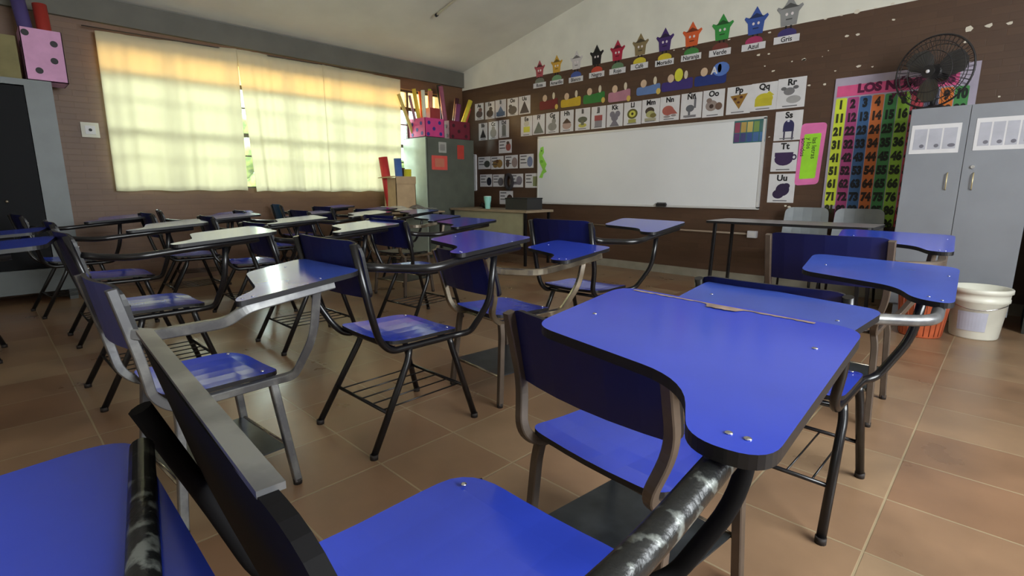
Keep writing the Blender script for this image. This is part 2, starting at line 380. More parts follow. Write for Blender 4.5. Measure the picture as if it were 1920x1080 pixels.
# floor tiles
mf = bpy.data.materials.new('clay_floor_tiles'); mf.use_nodes = True
n = mf.node_tree.nodes; l = mf.node_tree.links; p = n['Principled BSDF']
tc = n.new('ShaderNodeTexCoord'); mp = n.new('ShaderNodeMapping'); l.new(tc.outputs['Object'], mp.inputs[0]); mp.inputs['Location'].default_value = (.866 + .345 * 20, -1.25 + .345 * 20, 0)
br = n.new('ShaderNodeTexBrick'); l.new(mp.outputs[0], br.inputs['Vector']); br.offset = 0; br.inputs['Scale'].default_value = 1
br.inputs['Brick Width'].default_value = .345; br.inputs['Row Height'].default_value = .345; br.inputs['Mortar Size'].default_value = .0042; br.inputs['Mortar Smooth'].default_value = .5
br.inputs['Color1'].default_value = lin((152, 126, 98)); br.inputs['Color2'].default_value = lin((134, 101, 76)); br.inputs['Mortar'].default_value = lin((160, 142, 112)); br.inputs['Bias'].default_value = 0
nz = n.new('ShaderNodeTexNoise'); nz.inputs['Scale'].default_value = 3.5; nz.inputs['Detail'].default_value = 8; l.new(tc.outputs['Object'], nz.inputs['Vector'])
mr = n.new('ShaderNodeMapRange'); l.new(nz.outputs[0], mr.inputs[0]); mr.inputs[1].default_value = .3; mr.inputs[2].default_value = .75; mr.inputs[3].default_value = .72; mr.inputs[4].default_value = 1.12
mm = n.new('ShaderNodeMix'); mm.data_type = 'RGBA'; mm.blend_type = 'MULTIPLY'; mm.inputs['Factor'].default_value = 1
l.new(br.outputs[0], mm.inputs['A']); l.new(mr.outputs[0], mm.inputs['B']); l.new(mm.outputs['Result'], p.inputs['Base Color'])
mr2 = n.new('ShaderNodeMapRange'); l.new(nz.outputs[0], mr2.inputs[0]); mr2.inputs[3].default_value = .2; mr2.inputs[4].default_value = .42; l.new(mr2.outputs[0], p.inputs['Roughness'])
bp = n.new('ShaderNodeBump'); bp.inputs['Strength'].default_value = .3; bp.inputs['Distance'].default_value = .004
iv = n.new('ShaderNodeMath'); iv.operation = 'SUBTRACT'; iv.inputs[0].default_value = 1; l.new(br.outputs['Fac'], iv.inputs[1]); l.new(iv.outputs[0], bp.inputs['Height']); l.new(bp.outputs[0], p.inputs['Normal'])
struct(MB().box((XW - .2, YN - .2, -.1), (XR + .2, YB + .2, 0)).build('floor', mf))

# board wall: brown brick up to 2.53, cream plaster gable above
wb = struct(MB().box((XW - .2, YB, 0), (XR + .2, YB + .2, ZC)).build('wall_board', M_wallb))
ridge_x, ridge_z = -2.0, 2.8 + .217 * 4.6
g = MB(); bmv = g.bm
gp = [(XW - .2, ZC), (XR + .2, ZC), (XR + .2, 2.95), (ridge_x, ridge_z + .05), (XW - .2, 2.8)]
f0 = [bmv.verts.new((x, YB, z)) for x, z in gp]; f1 = [bmv.verts.new((x, YB + .2, z)) for x, z in gp]
bmv.faces.new(f0); bmv.faces.new(f1[::-1])
for i in range(5): bmv.faces.new((f0[i], f1[i], f1[(i + 1) % 5], f0[(i + 1) % 5]))
struct(g.build('wall_board_upper', M_white_wall))
struct(MB().box((-4.35, YB - .012, 0), (XR, YB, .095)).build('baseboard_board', M_plinth))
# ceiling: two slopes
g = MB(); bmv = g.bm
def slab(a, b):
    (xa, za), (xb, zb) = a, b
    vs = [bmv.verts.new(q) for q in ((xa, YN - .2, za), (xb, YN - .2, zb), (xb, YB + .2, zb), (xa, YB + .2, za), (xa, YN - .2, za + .12), (xb, YN - .2, zb + .12), (xb, YB + .2, zb + .12), (xa, YB + .2, za + .12))]
    for f in ((0, 3, 2, 1), (4, 5, 6, 7), (0, 1, 5, 4), (1, 2, 6, 5), (2, 3, 7, 6), (3, 0, 4, 7)): bmv.faces.new([vs[i] for i in f])
slab((XW - .2, 2.8 - .043), (ridge_x, ridge_z)); slab((ridge_x, ridge_z), (XR + .2, 2.83))
struct(g.build('ceiling', M_ceil))
# window wall
WY0, WY1, WZ0, WZ1 = 1.02, 5.25, 1.0, 2.42
g = MB()
g.box((XW - .2, YN - .2, 0), (XW, YB, WZ0)).box((XW - .2, YN - .2, WZ0), (XW, WY0, 2.57)).box((XW - .2, WY1, WZ0), (XW, YB, 2.57)).box((XW - .2, WY0, WZ1), (XW, WY1, 2.57))
struct(g.build('wall_window', M_wallw))
struct(MB().box((XW - .2, YN - .2, 2.57), (XW + .05, YB, 2.79)).build('trim_1', M_beam))
# side and rear walls
g = MB().box((XR, YN, 0), (XR + .2, YB, 1.0)).box((XR, YN, 1.0), (XR + .2, .2, 3.0)).box((XR, 2.8, 1.0), (XR + .2, YB, 3.0)).box((XR, .2, 2.7), (XR + .2, 2.8, 3.0))
struct(g.build('wall_right', M_wallb))
struct(MB().box((XW - .2, YN - .2, 0), (XR + .2, YN, 4.1)).build('wall_rear', M_white_wall))

# window: steel frame and bars, glass, amber upper panes
M_frame = mat('window_steel', (70, 62, 52), .5, var=.1)
def glassmat(name, rgb, fac=.9):
    m = bpy.data.materials.new(name); m.use_nodes = True; n = m.node_tree.nodes; l = m.node_tree.links
    n.remove(n['Principled BSDF']); out = n['Material Output']
    tr = n.new('ShaderNodeBsdfTransparent'); tr.inputs[0].default_value = lin(rgb)
    gl = n.new('ShaderNodeBsdfGlossy'); gl.inputs['Roughness'].default_value = .02
    ms = n.new('ShaderNodeMixShader'); ms.inputs[0].default_value = 1 - fac
    l.new(tr.outputs[0], ms.inputs[1]); l.new(gl.outputs[0], ms.inputs[2]); l.new(ms.outputs[0], out.inputs[0]); return m
fr = MB(); xf = XW - .1
rows = [WZ0, 1.38, 1.62, 1.93, 2.16, WZ1]
cols = [WY0 + (WY1 - WY0) * i / 7 for i in range(8)]
for z in rows: q = .022 if z in (WZ0, 2.16, WZ1, 1.62) else .008; fr.box((xf - q, WY0, z - q), (xf + q, WY1, z + q))
for y in cols: fr.box((xf - .02, y - .018, WZ0), (xf + .02, y + .018, WZ1))
wf = struct(fr.build('window_1', M_frame))
MB().box((xf - .003, WY0, WZ0), (xf + .003, WY1, 2.14)).build('pane', glassmat('clear_glass', (240, 250, 244)), wf)
MB().box((xf - .003, WY0, 2.18), (xf + .003, WY1, WZ1)).build('amber_pane', glassmat('amber_glass', (255, 232, 185)), wf)
fr = MB()
for y in (.2, 1.07, 1.93, 2.8): fr.box((XR + .06, y - .02, 1), (XR + .1, y + .02, 2.7))
for z in (1, 1.85, 2.7): fr.box((XR + .06, .2, z - .02), (XR + .1, 2.8, z + .02))
w2 = struct(fr.build('unseen_window', M_frame)); MB().box((XR + .078, .2, 1), (XR + .082, 2.8, 2.7)).build('pane', bpy.data.materials['clear_glass'], w2)  # unseen window, put in as the opening for the side fill lamp

# curtains
mc = bpy.data.materials.new('cream_curtain_cloth'); mc.use_nodes = True
n = mc.node_tree.nodes; l = mc.node_tree.links; n.remove(n['Principled BSDF']); out = n['Material Output']
df = n.new('ShaderNodeBsdfDiffuse'); df.inputs[0].default_value = lin((222, 220, 196))
tl = n.new('ShaderNodeBsdfTranslucent'); tl.inputs[0].default_value = lin((234, 226, 208))
ms = n.new('ShaderNodeMixShader'); ms.inputs[0].default_value = .5
l.new(df.outputs[0], ms.inputs[1]); l.new(tl.outputs[0], ms.inputs[2]); l.new(ms.outputs[0], out.inputs[0])
def curtain(label, yt0, yt1, yb0, yb1, zt0, zt1, zb, seed, x=-6.5):
    rnd = random.Random(seed); g = MB(); NY, NZ = 90, 24; grid = []
    ph = [rnd.uniform(0, 6.28) for _ in range(6)]
    for i in range(NY + 1):
        u = i / NY; col = []
        for j in range(NZ + 1):
            v = j / NZ; y = (yt0 + (yt1 - yt0) * u) * (1 - v) + (yb0 + (yb1 - yb0) * u) * v
            ztop = zt0 + (zt1 - zt0) * u; z = ztop + (zb - ztop) * v
            a = .010 + .014 * v
            d = a * math.sin(13 * u + ph[0] + 1.6 * v) + a * .6 * math.sin(29 * u + ph[1] - 1.5 * v) * (0.4 + 0.6 * math.sin(4 * u + ph[5]) ** 2) + .3 * a * math.sin(61 * u + ph[2] + 2 * v * u) + .014 * math.sin(3.5 * v + 6 * u + ph[3])
            col.append(g.bm.verts.new((x + d, y, z + .006 * math.sin(19 * u + ph[4]) * v)))
        grid.append(col)
    for i in range(NY):
        for j in range(NZ):
            f = g.bm.faces.new((grid[i][j], grid[i + 1][j], grid[i + 1][j + 1], grid[i][j + 1])); f.smooth = True
    o = g.build('curtain', mc); md = o.modifiers.new('thickness', 'SOLIDIFY'); md.thickness = .0015
    return tag(o, label, 'curtain', 'cream curtains over the window')
curtain('cream curtain panel nearest the dark cabinet, left of the bright gap', .99, 2.245, .985, 2.235, 2.47, 2.53, .975, 1)
curtain('middle cream curtain panel, right of the bright gap', 2.245, 3.26, 2.33, 3.25, 2.53, 2.53, .965, 2)
curtain('cream curtain panel ending beside the paper rolls', 3.255, 4.40, 3.245, 4.36, 2.53, 2.51, .96, 3, -6.49)
g = MB().tube([(-6.5, .9, 2.50), (-6.5, 4.6, 2.55)], .006, 8)
tag(g.build('curtain_wire', M_frame), 'thin wire the cream curtains hang from', 'wire')

# outside: pavement, hedge and eaves seen through the gaps
M_leaf = mat('hedge_leaf', (120, 138, 84), .7, rgb2=(196, 198, 120), thr=(.4, .6), scale=6)
tag(MB().box((-16, -6, -.3), (XW - .25, 12, -.1)).build('yard', mat('yard_concrete', (200, 196, 184), .8, var=.05)), kind='structure')
h = MB()
for i in range(90):
    h.ball((-12.4 + random.uniform(-.5, .5), 2 + random.uniform(0, 9), random.uniform(.2, 2.4)), random.uniform(.25, .5), 0, (1, 1, .8))
tag(h.build('hedge', M_leaf), 'bright green hedge outside beyond the window', 'hedge', kind='stuff')

# switch on the window wall
sw = MB().box((XW, .79, 1.49), (XW + .02, .93, 1.63)).build('wall_socket', mat('ivory_plastic', (190, 186, 170), .45))
MB().box((XW + .02, .82, 1.52), (XW + .026, .90, 1.60)).build('socket_plate', M_white, sw)
MB().cyl((XW + .028, .86, 1.56), .014, .006, 14, axis='X').build('socket_hole', M_ink, sw)
tag(sw, 'ivory wall socket between the dark cabinet and the curtain', 'socket')

# tall grey cabinet at the left
XC = -6.1
M_cabg = mat('grey_cabinet_paint', (98, 104, 104), .45, var=.05, scale=5)
M_glassd = mat('dark_cabinet_door', (12, 13, 16), .6, spec=.15)
t = empty('storage_cabinet', (-6.35, -.2, 0))
def rel(b, o): return b.build
lc = (-6.35, -.2, 0)
def pt(x, y, z): return (x - lc[0], y - lc[1], z - lc[2])
g = MB().box(pt(-6.58, -1.0, .09), pt(XC, .58, .17)).box(pt(-6.58, -1.0, 1.85), pt(XC, .58, 1.9)).box(pt(-6.58, .56, .17), pt(XC, .58, 1.85)).box(pt(-6.58, -1, .17), pt(XC, -.98, 1.85)).box(pt(-6.58, -.98, .17), pt(-6.56, .56, 1.85)).box(pt(-6.56, .40, .17), pt(XC, .56, 1.85)).box(pt(-6.12, -.98, .17), pt(XC, .40, .30))
g.build('body', M_cabg, t)
for a, b in ((-.97, -.29), (-.28, .395)):
    d = MB().box(pt(-6.125, a, .305), pt(-6.105, b, 1.84)).build('door', M_glassd, t)
    MB().ball(pt(-6.095, b - .05 if a < -.5 else .17, .89), .014).build('door_knob', M_chrome, d)
for a in (-.9, .5): MB().box(pt(-6.5, a - .03, 0), pt(XC - .02, a + .03, .09)).build('foot', M_cabg, t)
tag(t, 'tall grey cabinet with black doors at the left edge', 'cabinet')

# ------------------------------------------------------------------ pixel -> wall helpers (places on real planes)
fw_ = Vector((-math.sin(YAW) * math.cos(PITCH), math.cos(YAW) * math.cos(PITCH), -math.sin(PITCH)))
rt_ = Vector((math.cos(YAW), math.sin(YAW), 0)); dn_ = fw_.cross(rt_)
def ray(u, v): return rt_ * ((u - 960) / FPX) + dn_ * ((v - 540) / FPX) + fw_
def wy(u, v, y=YB):
    d = ray(u, v); k = y / d.y; return (d.x * k, 1 + d.z * k)
def wx(u, v, x=XW):
    d = ray(u, v); k = x / d.x; return (d.y * k, 1 + d.z * k)

class Sheet:
    """flat things on a vertical plane facing -Y (or +X), drawn in (s,z)"""
    def __init__(s, y=YB, face='Y'): s.y = y; s.face = face
    def P(s, a, z, off): return (a, s.y - off, z) if s.face == 'Y' else (s.y + off, a, z)
    def poly(s, polys, off, name, parent=None, th=.0012):
        g = MB(); ms = []
        for pts, m in polys:
            if m not in ms: ms.append(m)
            k = ms.index(m); A = sum(pts[i][0] * pts[(i + 1) % len(pts)][1] - pts[(i + 1) % len(pts)][0] * pts[i][1] for i in range(len(pts)))
            if (A < 0) == (s.face == 'Y'): pts = pts[::-1]
            if s.face == 'X': pts = pts[::-1]
            f = [g.bm.verts.new(s.P(a, z, off + th)) for a, z in pts]; b = [g.bm.verts.new(s.P(a, z, off)) for a, z in pts]
            nn = len(pts)
            try:
                g.bm.faces.new(f).material_index = k
                g.bm.faces.new(b[::-1]).material_index = k
                for i in range(nn): g.bm.faces.new((f[i], b[i], b[(i + 1) % nn], f[(i + 1) % nn])).material_index = k
            except ValueError: pass
        bmesh.ops.recalc_face_normals(g.bm, faces=g.bm.faces[:])
        return g.build(name, ms, parent)
def rect(x0, z0, x1, z1): return [(x0, z0), (x1, z0), (x1, z1), (x0, z1)]
def ell(cx, cz, rx, rz, n=16, a0=0): return [(cx + rx * math.cos(a0 + 2 * math.pi * i / n), cz + rz * math.sin(a0 + 2 * math.pi * i / n)) for i in range(n)]
def text(body, x, z, size, name, m, parent=None, off=.004, y=YB, align='CENTER', bold=0.0, rot=0, linesp=1.0, sx=1.0):
    cu = bpy.data.curves.new(name, 'FONT'); cu.body = body; cu.size = size; cu.align_x = align; cu.align_y = 'CENTER' if '\n' not in body else 'TOP'
    cu.offset = bold; cu.space_line = linesp; cu.extrude = .0004; cu.resolution_u = 3
    o = bpy.data.objects.new(name, cu); C.objects.link(o)
    bpy.context.view_layer.update()
    me = bpy.data.meshes.new_from_object(o.evaluated_get(bpy.context.evaluated_depsgraph_get()))
    C.objects.unlink(o); bpy.data.objects.remove(o)
    me.transform(Matrix.Translation((x, y - off, z)) @ Matrix.Rotation(R(90), 4, 'X') @ Matrix.Rotation(rot, 4, 'Z') @ Matrix.Diagonal((sx, 1, 1, 1)))
    me.materials.clear(); me.materials.append(m)
    o = bpy.data.objects.new(name, me); C.objects.link(o)
    if parent: o.parent = parent
    return o
S = Sheet()

# ------------------------------------------------------------------ whiteboard
M_board = mat('whiteboard_enamel', (226, 227, 229), .25, var=.015, scale=1.5)
M_alu = mat('board_frame', (222, 222, 222), .4, metal=.3)
bx0, bx1, bz0, bz1 = -4.945, -1.915, .795, 1.70
t = MB().box((bx0, YB - .022, bz0), (bx1, YB - .004, bz1)).build('whiteboard', M_board)
MB().box((bx0 - .012, YB - .028, bz1 - .012), (bx1 + .012, YB, bz1 + .012)).box((bx0 - .012, YB - .028, bz0 - .012), (bx1 + .012, YB, bz0 + .012)).box((bx0 - .012, YB - .028, bz0), (bx0 + .012, YB, bz1)).box((bx1 - .012, YB - .028, bz0), (bx1 + .012, YB, bz1)).build('frame', M_alu, t)
tag(t, 'long white writing board with a thin pale frame on the brown wall', 'whiteboard')
# eraser clipped at the bottom edge
a = wy(1243, 384)
t = MB().box((a[0] - .06, YB - .06, a[1] - .02), (a[0] + .06, YB - .023, a[1] + .015)).build('board_eraser', M_ink)
MB().box((a[0] - .055, YB - .045, a[1] + .015), (a[0] + .055, YB - .025, a[1] + .028)).build('felt_pad', M_grey, t)
tag(t, 'black eraser at the lower edge of the whiteboard', 'eraser')
# colour chart on the board
Sb = Sheet(YB - .022)
(cx0, cz1), (cx1, cz0) = wy(1379, 232), wy(1436, 262)
cz0 -= .02; t = Sb.poly([(rect(cx0, cz0, cx1, cz1 + .03), flat((60, 110, 110)))], .0, 'colour_chart', th=.003)
colsr = [(150, 70, 92), (176, 150, 84), (196, 178, 104), (122, 150, 84), (74, 112, 108)]; colsb = [(96, 64, 116), (70, 72, 124), (60, 84, 142), (70, 104, 156), (74, 116, 164)]
pl = []; wdt = (cx1 - cx0) / 5; zm = (cz0 + cz1) / 2
for i in range(5):
    pl.append((rect(cx0 + i * wdt + .008, zm + .004, cx0 + (i + 1) * wdt - .002, cz1 + .005), flat(colsr[i])))
    pl.append((rect(cx0 + i * wdt + .008, cz0 + .01, cx0 + (i + 1) * wdt - .002, zm - .003), flat(colsb[i])))
Sb.poly(pl, .0032, 'colour_blocks', t); tag(t, 'small colour chart of red, yellow, green and blue blocks on the whiteboard corner', 'chart')
# green lizard cutout at the left edge
u = [(1013, 333), (1020, 318), (1014, 305), (1013, 290), (1016, 277), (1021, 275), (1022, 286), (1019, 292), (1023, 300), (1027, 308), (1024, 316), (1027, 322), (1021, 326), (1019, 334)]
t = Sb.poly([([wy(*q) for q in u], flat((150, 216, 84)))], .001, 'lizard_cutout', th=.004)
Sb.poly([(ell(*wy(1018, 283), .012, .012), flat((70, 120, 40))), (ell(*wy(1018, 303), .03, .02), flat((120, 190, 60)))], .0052, 'markings', t)
tag(t, 'light green paper lizard on the left end of the whiteboard', 'cutout')

# ------------------------------------------------------------------ alphabet cards
G_ = (120, 118, 122); K_ = (46, 42, 46); BR = (120, 98, 80)
def card(x0, x1, y0, y1, letters, pic, label, group='letter cards around the whiteboard', cap=True, words=None, y=YB):
    um = (x0 + x1) / 2; (xa, _), (xb, _) = wy(x0, (y0 + y1) / 2, y), wy(x1, (y0 + y1) / 2, y); _, z1 = wy(um, y0, y); _, z0 = wy(um, y1, y)
    Sx = Sheet(y); t = Sx.poly([(rect(xa, z0, xb, z1), M_white)], .001, 'picture_card', th=.002)
    W, H = xb - xa, z1 - z0; cx = (xa + xb) / 2
    if letters: text(letters, cx, z1 - H * .15, H * .29, 'letters', M_ink, t, off=.0042, y=y, bold=.003, sx=min(1, W * 1.2 / (H * .29 * len(letters) * .62)))
    pl = []
    for kind, a, b, c, d, col in pic:      # fractions of the card
        X = xa + a * W; Z = z0 + b * H; m = flat(col)
        if kind == 'e': pl.append((ell(X, Z, c * W, d * H), m))
        elif kind == 'r': pl.append((rect(X - c * W, Z - d * H, X + c * W, Z + d * H), m))
        elif kind == 't': pl.append(([(X - c * W, Z + d * H), (X + c * W, Z + d * H * 1.2), (X + c * W * .1, Z - d * H)], m))
        elif kind == 'u': pl.append(([(X - c * W, Z - d * H), (X + c * W, Z - d * H), (X, Z + d * H)], m))
    if words:
        for k in range(words): pl.append((rect(xa + .07 * W, z1 - (.14 + .24 * k) * H - .035 * H, xa + (.42 + .1 * (k % 2 == 0)) * W, z1 - (.14 + .24 * k) * H + .035 * H), flat((70, 66, 70))))
    if cap and letters: pl.append((rect(cx - .28 * W, z0 + .05 * H, cx + .25 * W, z0 + .085 * H), flat((110, 108, 112))))
    o = None
    for i, q in enumerate(pl):   # layered so that shapes do not fight
        pass
    g_all = []
    Sx_off = .0036
    b = MB(); ms = []
    for i, (pts, m) in enumerate(pl):
        if m not in ms: ms.append(m)
        A = sum(pts[j][0] * pts[(j + 1) % len(pts)][1] - pts[(j + 1) % len(pts)][0] * pts[j][1] for j in range(len(pts)))
        if A < 0: pts = pts[::-1]
        f = b.bm.faces.new([b.bm.verts.new((px, y - Sx_off - .0004 * i, pz)) for px, pz in pts]); f.material_index = ms.index(m)
    b.build('picture', ms, t)
    tag(t, label, 'card', group); return t
# vowels and first consonants near the corner
card(891, 907, 194, 225, 'Aa', [('e', .5, .35, .38, .22, (84, 70, 70)), ('e', .62, .6, .22, .12, (120, 90, 86))], 'vowel card A a, first of the top row beside the corner')
card(910, 927.5, 191, 223, 'Ee', [('e', .5, .32, .36, .22, (66, 58, 56)), ('e', .6, .58, .18, .12, (66, 58, 56))], 'vowel card E e with a dark elephant-like picture')
card(929, 949, 187, 220, 'Ii', [('u', .5, .4, .4, .25, (96, 118, 146)), ('r', .5, .2, .4, .12, (86, 108, 136))], 'vowel card I i with a blue igloo-like picture')
card(951.5, 971.5, 184, 217, 'Oo', [('e', .5, .32, .4, .24, (84, 80, 80)), ('e', .3, .55, .16, .1, (84, 80, 80))], 'vowel card O o with a grey animal')
card(973, 994.5, 180, 214, 'Uu', [('u', .5, .4, .42, .34, (70, 64, 66))], 'vowel card U u, last of the top row')
card(898, 914, 231, 263, 'Bb', [('u', .5, .4, .35, .26, (40, 34, 38)), ('e', .5, .25, .3, .1, (40, 34, 38))], 'letter card with a black bell shape, left of the short second row')
card(916.5, 934, 228, 261, 'Cc', [('e', .5, .35, .34, .26, (150, 146, 138)), ('e', .5, .62, .18, .12, (150, 146, 138))], 'letter card with a faint grey figure, middle of the short second row')
card(936, 954.5, 225, 258, 'Dd', [('r', .5, .38, .2, .28, (120, 120, 114)), ('e', .5, .65, .2, .1, (120, 120, 114))], 'letter card with a slim grey figure, right of the short second row')
card(977, 998, 218, 255, 'Ee', [('e', .5, .62, .24, .14, (190, 186, 170)), ('r', .52, .33, .28, .14, (206, 204, 70))], 'letter card with a yellow square, first of the long row over the board')
card(999, 1021.5, 215, 252, 'Ff', [('u', .5, .36, .42, .3, (110, 116, 106))], 'letter card F f with a grey triangular seal')
card(1024, 1048, 211, 250, 'Gg', [('e', .5, .32, .34, .2, (140, 138, 134)), ('e', .62, .58, .16, .14, (140, 138, 134))], 'letter card G g with a grey cat')
card(1051, 1075.5, 207, 247, 'Hh', [('e', .5, .3, .34, .18, (176, 150, 140)), ('u', .5, .52, .34, .12, (80, 60, 50))], 'letter card H h with a pinkish and dark picture')
card(1079, 1106.5, 203, 244, 'Ii', [('e', .5, .48, .32, .14, (96, 100, 84)), ('e', .5, .22, .28, .1, (186, 180, 90)), ('r', .5, .35, .1, .12, (110, 110, 90))], 'letter card with a green and yellow picture over the board')
card(1109, 1136, 199.5, 241, 'Jj', [('r', .5, .28, .25, .2, (138, 134, 140)), ('r', .5, .48, .27, .12, (160, 78, 78))], 'letter card J j with a red and grey jar')
card(1138, 1168, 195.5, 237.5, 'Kk', [('e', .35, .56, .16, .14, (120, 116, 128)), ('e', .68, .56, .16, .14, (120, 116, 128)), ('e', .5, .4, .22, .16, (120, 116, 128)), ('u', .5, .2, .3, .18, (120, 116, 128))], 'letter card K k with a grey koala')
card(1170, 1202.5, 191, 234, 'Ll', [('e', .5, .48, .3, .22, (96, 94, 36)), ('e', .5, .48, .19, .14, (198, 196, 84)), ('e', .5, .48, .07, .06, (50, 44, 20)), ('r', .5, .17, .22, .08, (160, 156, 84))], 'letter card L l with a yellow and olive lion')
card(1204, 1237, 186, 230, 'Mm', [('e', .45, .5, .26, .17, (66, 56, 46)), ('e', .5, .36, .26, .15, (170, 168, 110)), ('e', .65, .3, .18, .1, (120, 110, 60)), ('r', .5, .13, .32, .07, (164, 158, 132))], 'letter card M m with a brown and green monkey')
card(1238, 1274, 180.5, 226, 'Nn', [('e', .42, .42, .3, .2, (168, 92, 82)), ('u', .6, .42, .32, .16, (168, 92, 82)), ('e', .38, .17, .18, .05, (150, 140, 140)), ('e', .72, .2, .14, .05, (150, 140, 140))], 'letter card N n with a red onion-shaped picture')
card(1277, 1316, 174.5, 222, 'Ññ', [('e', .45, .4, .2, .14, (96, 98, 104)), ('r', .68, .6, .05, .2, (112, 112, 118)), ('r', .42, .2, .05, .14, (96, 98, 104)), ('r', .45, .1, .3, .04, (130, 128, 132))], 'letter card with a grey ostrich standing, right of the red onion card')
card(1318, 1358, 168.5, 219, 'Oo', [('e', .42, .42, .28, .2, (146, 132, 126)), ('e', .3, .62, .13, .09, (130, 112, 104)), ('e', .42, .4, .1, .08, (66, 48, 42)), ('e', .76, .38, .16, .14, (108, 84, 72))], 'letter card O o with a brown bear')
card(1363, 1408, 162, 213.5, 'Pp', [('t', .5, .42, .36, .25, (146, 108, 44)), ('e', .35, .55, .07, .05, (80, 40, 26)), ('e', .6, .6, .07, .05, (80, 40, 26)), ('e', .5, .42, .06, .04, (80, 40, 26))], 'letter card P p with a slice of pizza')
card(1408.5, 1457, 155, 207, 'Qq', [('e', .52, .42, .34, .2, (198, 186, 48)), ('r', .5, .3, .33, .14, (190, 178, 44)), ('u', .7, .6, .2, .08, (198, 186, 48))], 'letter card Q q with a yellow cheese')
card(1458, 1510.5, 146, 202, 'Rr', [('e', .42, .56, .2, .13, (120, 118, 120)), ('e', .22, .66, .1, .06, (100, 98, 100)), ('e', .65, .68, .1, .06, (100, 98, 100)), ('e', .6, .28, .26, .13, (158, 156, 156))], 'letter card R r with a grey mouse at the top right')
card(1453, 1504, 208, 263, 'Ss', [('e', .52, .5, .2, .2, (44, 42, 86)), ('r', .52, .4, .2, .1, (44, 42, 86)), ('r', .38, .18, .03, .16, (66, 60, 84)), ('r', .68, .18, .03, .16, (66, 60, 84)), ('e', .5, .66, .05, .04, (200, 200, 215))], 'letter card S s with a dark blue chair')
card(1447, 1495, 266.5, 321.5, 'Tt', [('e', .48, .42, .36, .22, (58, 36, 78)), ('r', .48, .58, .36, .07, (58, 36, 78)), ('e', .88, .48, .1, .1, (58, 36, 78)), ('e', .88, .48, .05, .05, (212, 210, 214))], 'letter card T t with a dark purple cup')
card(1440.5, 1490, 326, 380, 'Uu', [('e', .55, .45, .26, .22, (46, 30, 64)), ('e', .4, .3, .22, .16, (46, 30, 64)), ('e', .68, .58, .14, .1, (46, 30, 64))], 'letter card U u with dark purple grapes, lowest under the cup card')
# word cards
WG = 'word and picture cards left of the whiteboard'
for a in ((935.5, 959.5, 262, 287, [('e', .75, .45, .2, .3, (160, 90, 80)), ('e', .72, .75, .12, .12, (90, 70, 60))], 'word card with a reddish figure, alone above the two word rows'),
          (897, 920, 294, 317, [('e', .72, .4, .24, .28, (70, 74, 68))], 'word card with a dark grey animal, first of the upper word row'),
          (921, 944.5, 293, 317, [('e', .35, .4, .22, .3, (140, 110, 60)), ('e', .68, .42, .24, .32, (150, 118, 66)), ('e', .5, .6, .12, .14, (96, 64, 40))], 'word card with two tan figures, second of the upper word row'),
          (947, 971, 291, 316, [('e', .22, .4, .14, .3, (90, 70, 62)), ('e', .76, .45, .22, .38, (150, 132, 128))], 'word card with a dark figure and a pinkish shape'),
          (974.5, 1000.5, 289, 315, [('e', .75, .45, .2, .38, (120, 130, 160))], 'word card with a blue-grey shape, last of the upper word row'),
          (900.5, 923, 327, 350, [('e', .75, .42, .2, .34, (34, 36, 50))], 'word card with a black figure, first of the lower word row'),
          (924.5, 946, 327, 350, [('e', .68, .4, .24, .34, (104, 100, 106))], 'word card with a grey shape, second of the lower word row'),
          (956, 981, 326, 351, [('e', .72, .5, .22, .34, (130, 124, 134)), ('r', .5, .3, .36, .1, (120, 114, 124))], 'word card with a lilac-grey shape right of the black ring'),
          (985, 1009.5, 325, 352, [('r', .8, .45, .2, .34, (134, 140, 96))], 'word card with an olive shape next to the whiteboard edge'),
          (937, 962, 358, 383, [('e', .76, .4, .22, .34, (66, 44, 36)), ('e', .74, .32, .13, .2, (170, 120, 90))], 'word card with a dark-haired face, lowest on the wall')):
    card(a[0], a[1], a[2], a[3], None, a[4], a[5], WG, words=3)
# dark ring hanging over the lower cards
a = wy(956.5, 341)
g = MB(); pts = [(a[0] + .07 * math.cos(q * math.pi / 12), YB - .03, a[1] + .105 * math.sin(q * math.pi / 12)) for q in range(24)]; pts += [pts[0]]
g.tube(pts, .026, 10, cap=False); tag(g.build('hanging_ring', mat('dark_grey_felt', (48, 44, 46), .8)), 'dark grey ring hanging on the wall over the lower word cards', 'ring')

# ------------------------------------------------------------------ star figures with colour names
stars = [(1012, 131, 1012, 158, (176, 84, 92), (120, 124, 110), 'Rosa', 'pink'), (1044, 122, 1044, 153, (206, 160, 60), (110, 150, 110), 'Amarillo', 'yellow'), (1081, 115, 1080, 147, (206, 200, 200), (70, 90, 160), 'Blanco', 'white'),
         (1119, 105, 1119, 138, (30, 26, 30), (190, 70, 50), 'Negro', 'black'), (1158, 97, 1158, 131, (170, 34, 62), (100, 130, 96), 'Rojo', 'crimson'), (1201, 86, 1199, 122, (134, 116, 80), (206, 188, 50), 'Café', 'tan'),
         (1247, 77, 1246, 115, (66, 40, 106), (212, 190, 50), 'Morado', 'purple'), (1298, 67, 1296, 105, (210, 92, 44), (64, 130, 64), 'Naranja', 'orange'), (1355, 54, 1350, 96, (56, 146, 66), (112, 54, 48), 'Verde', 'green'),
         (1418, 42, 1413, 85, (56, 84, 160), (166, 50, 96), 'Azul', 'blue'), (1481, 24, 1475, 71, (140, 140, 140), (60, 50, 110), 'Gris', 'grey')]
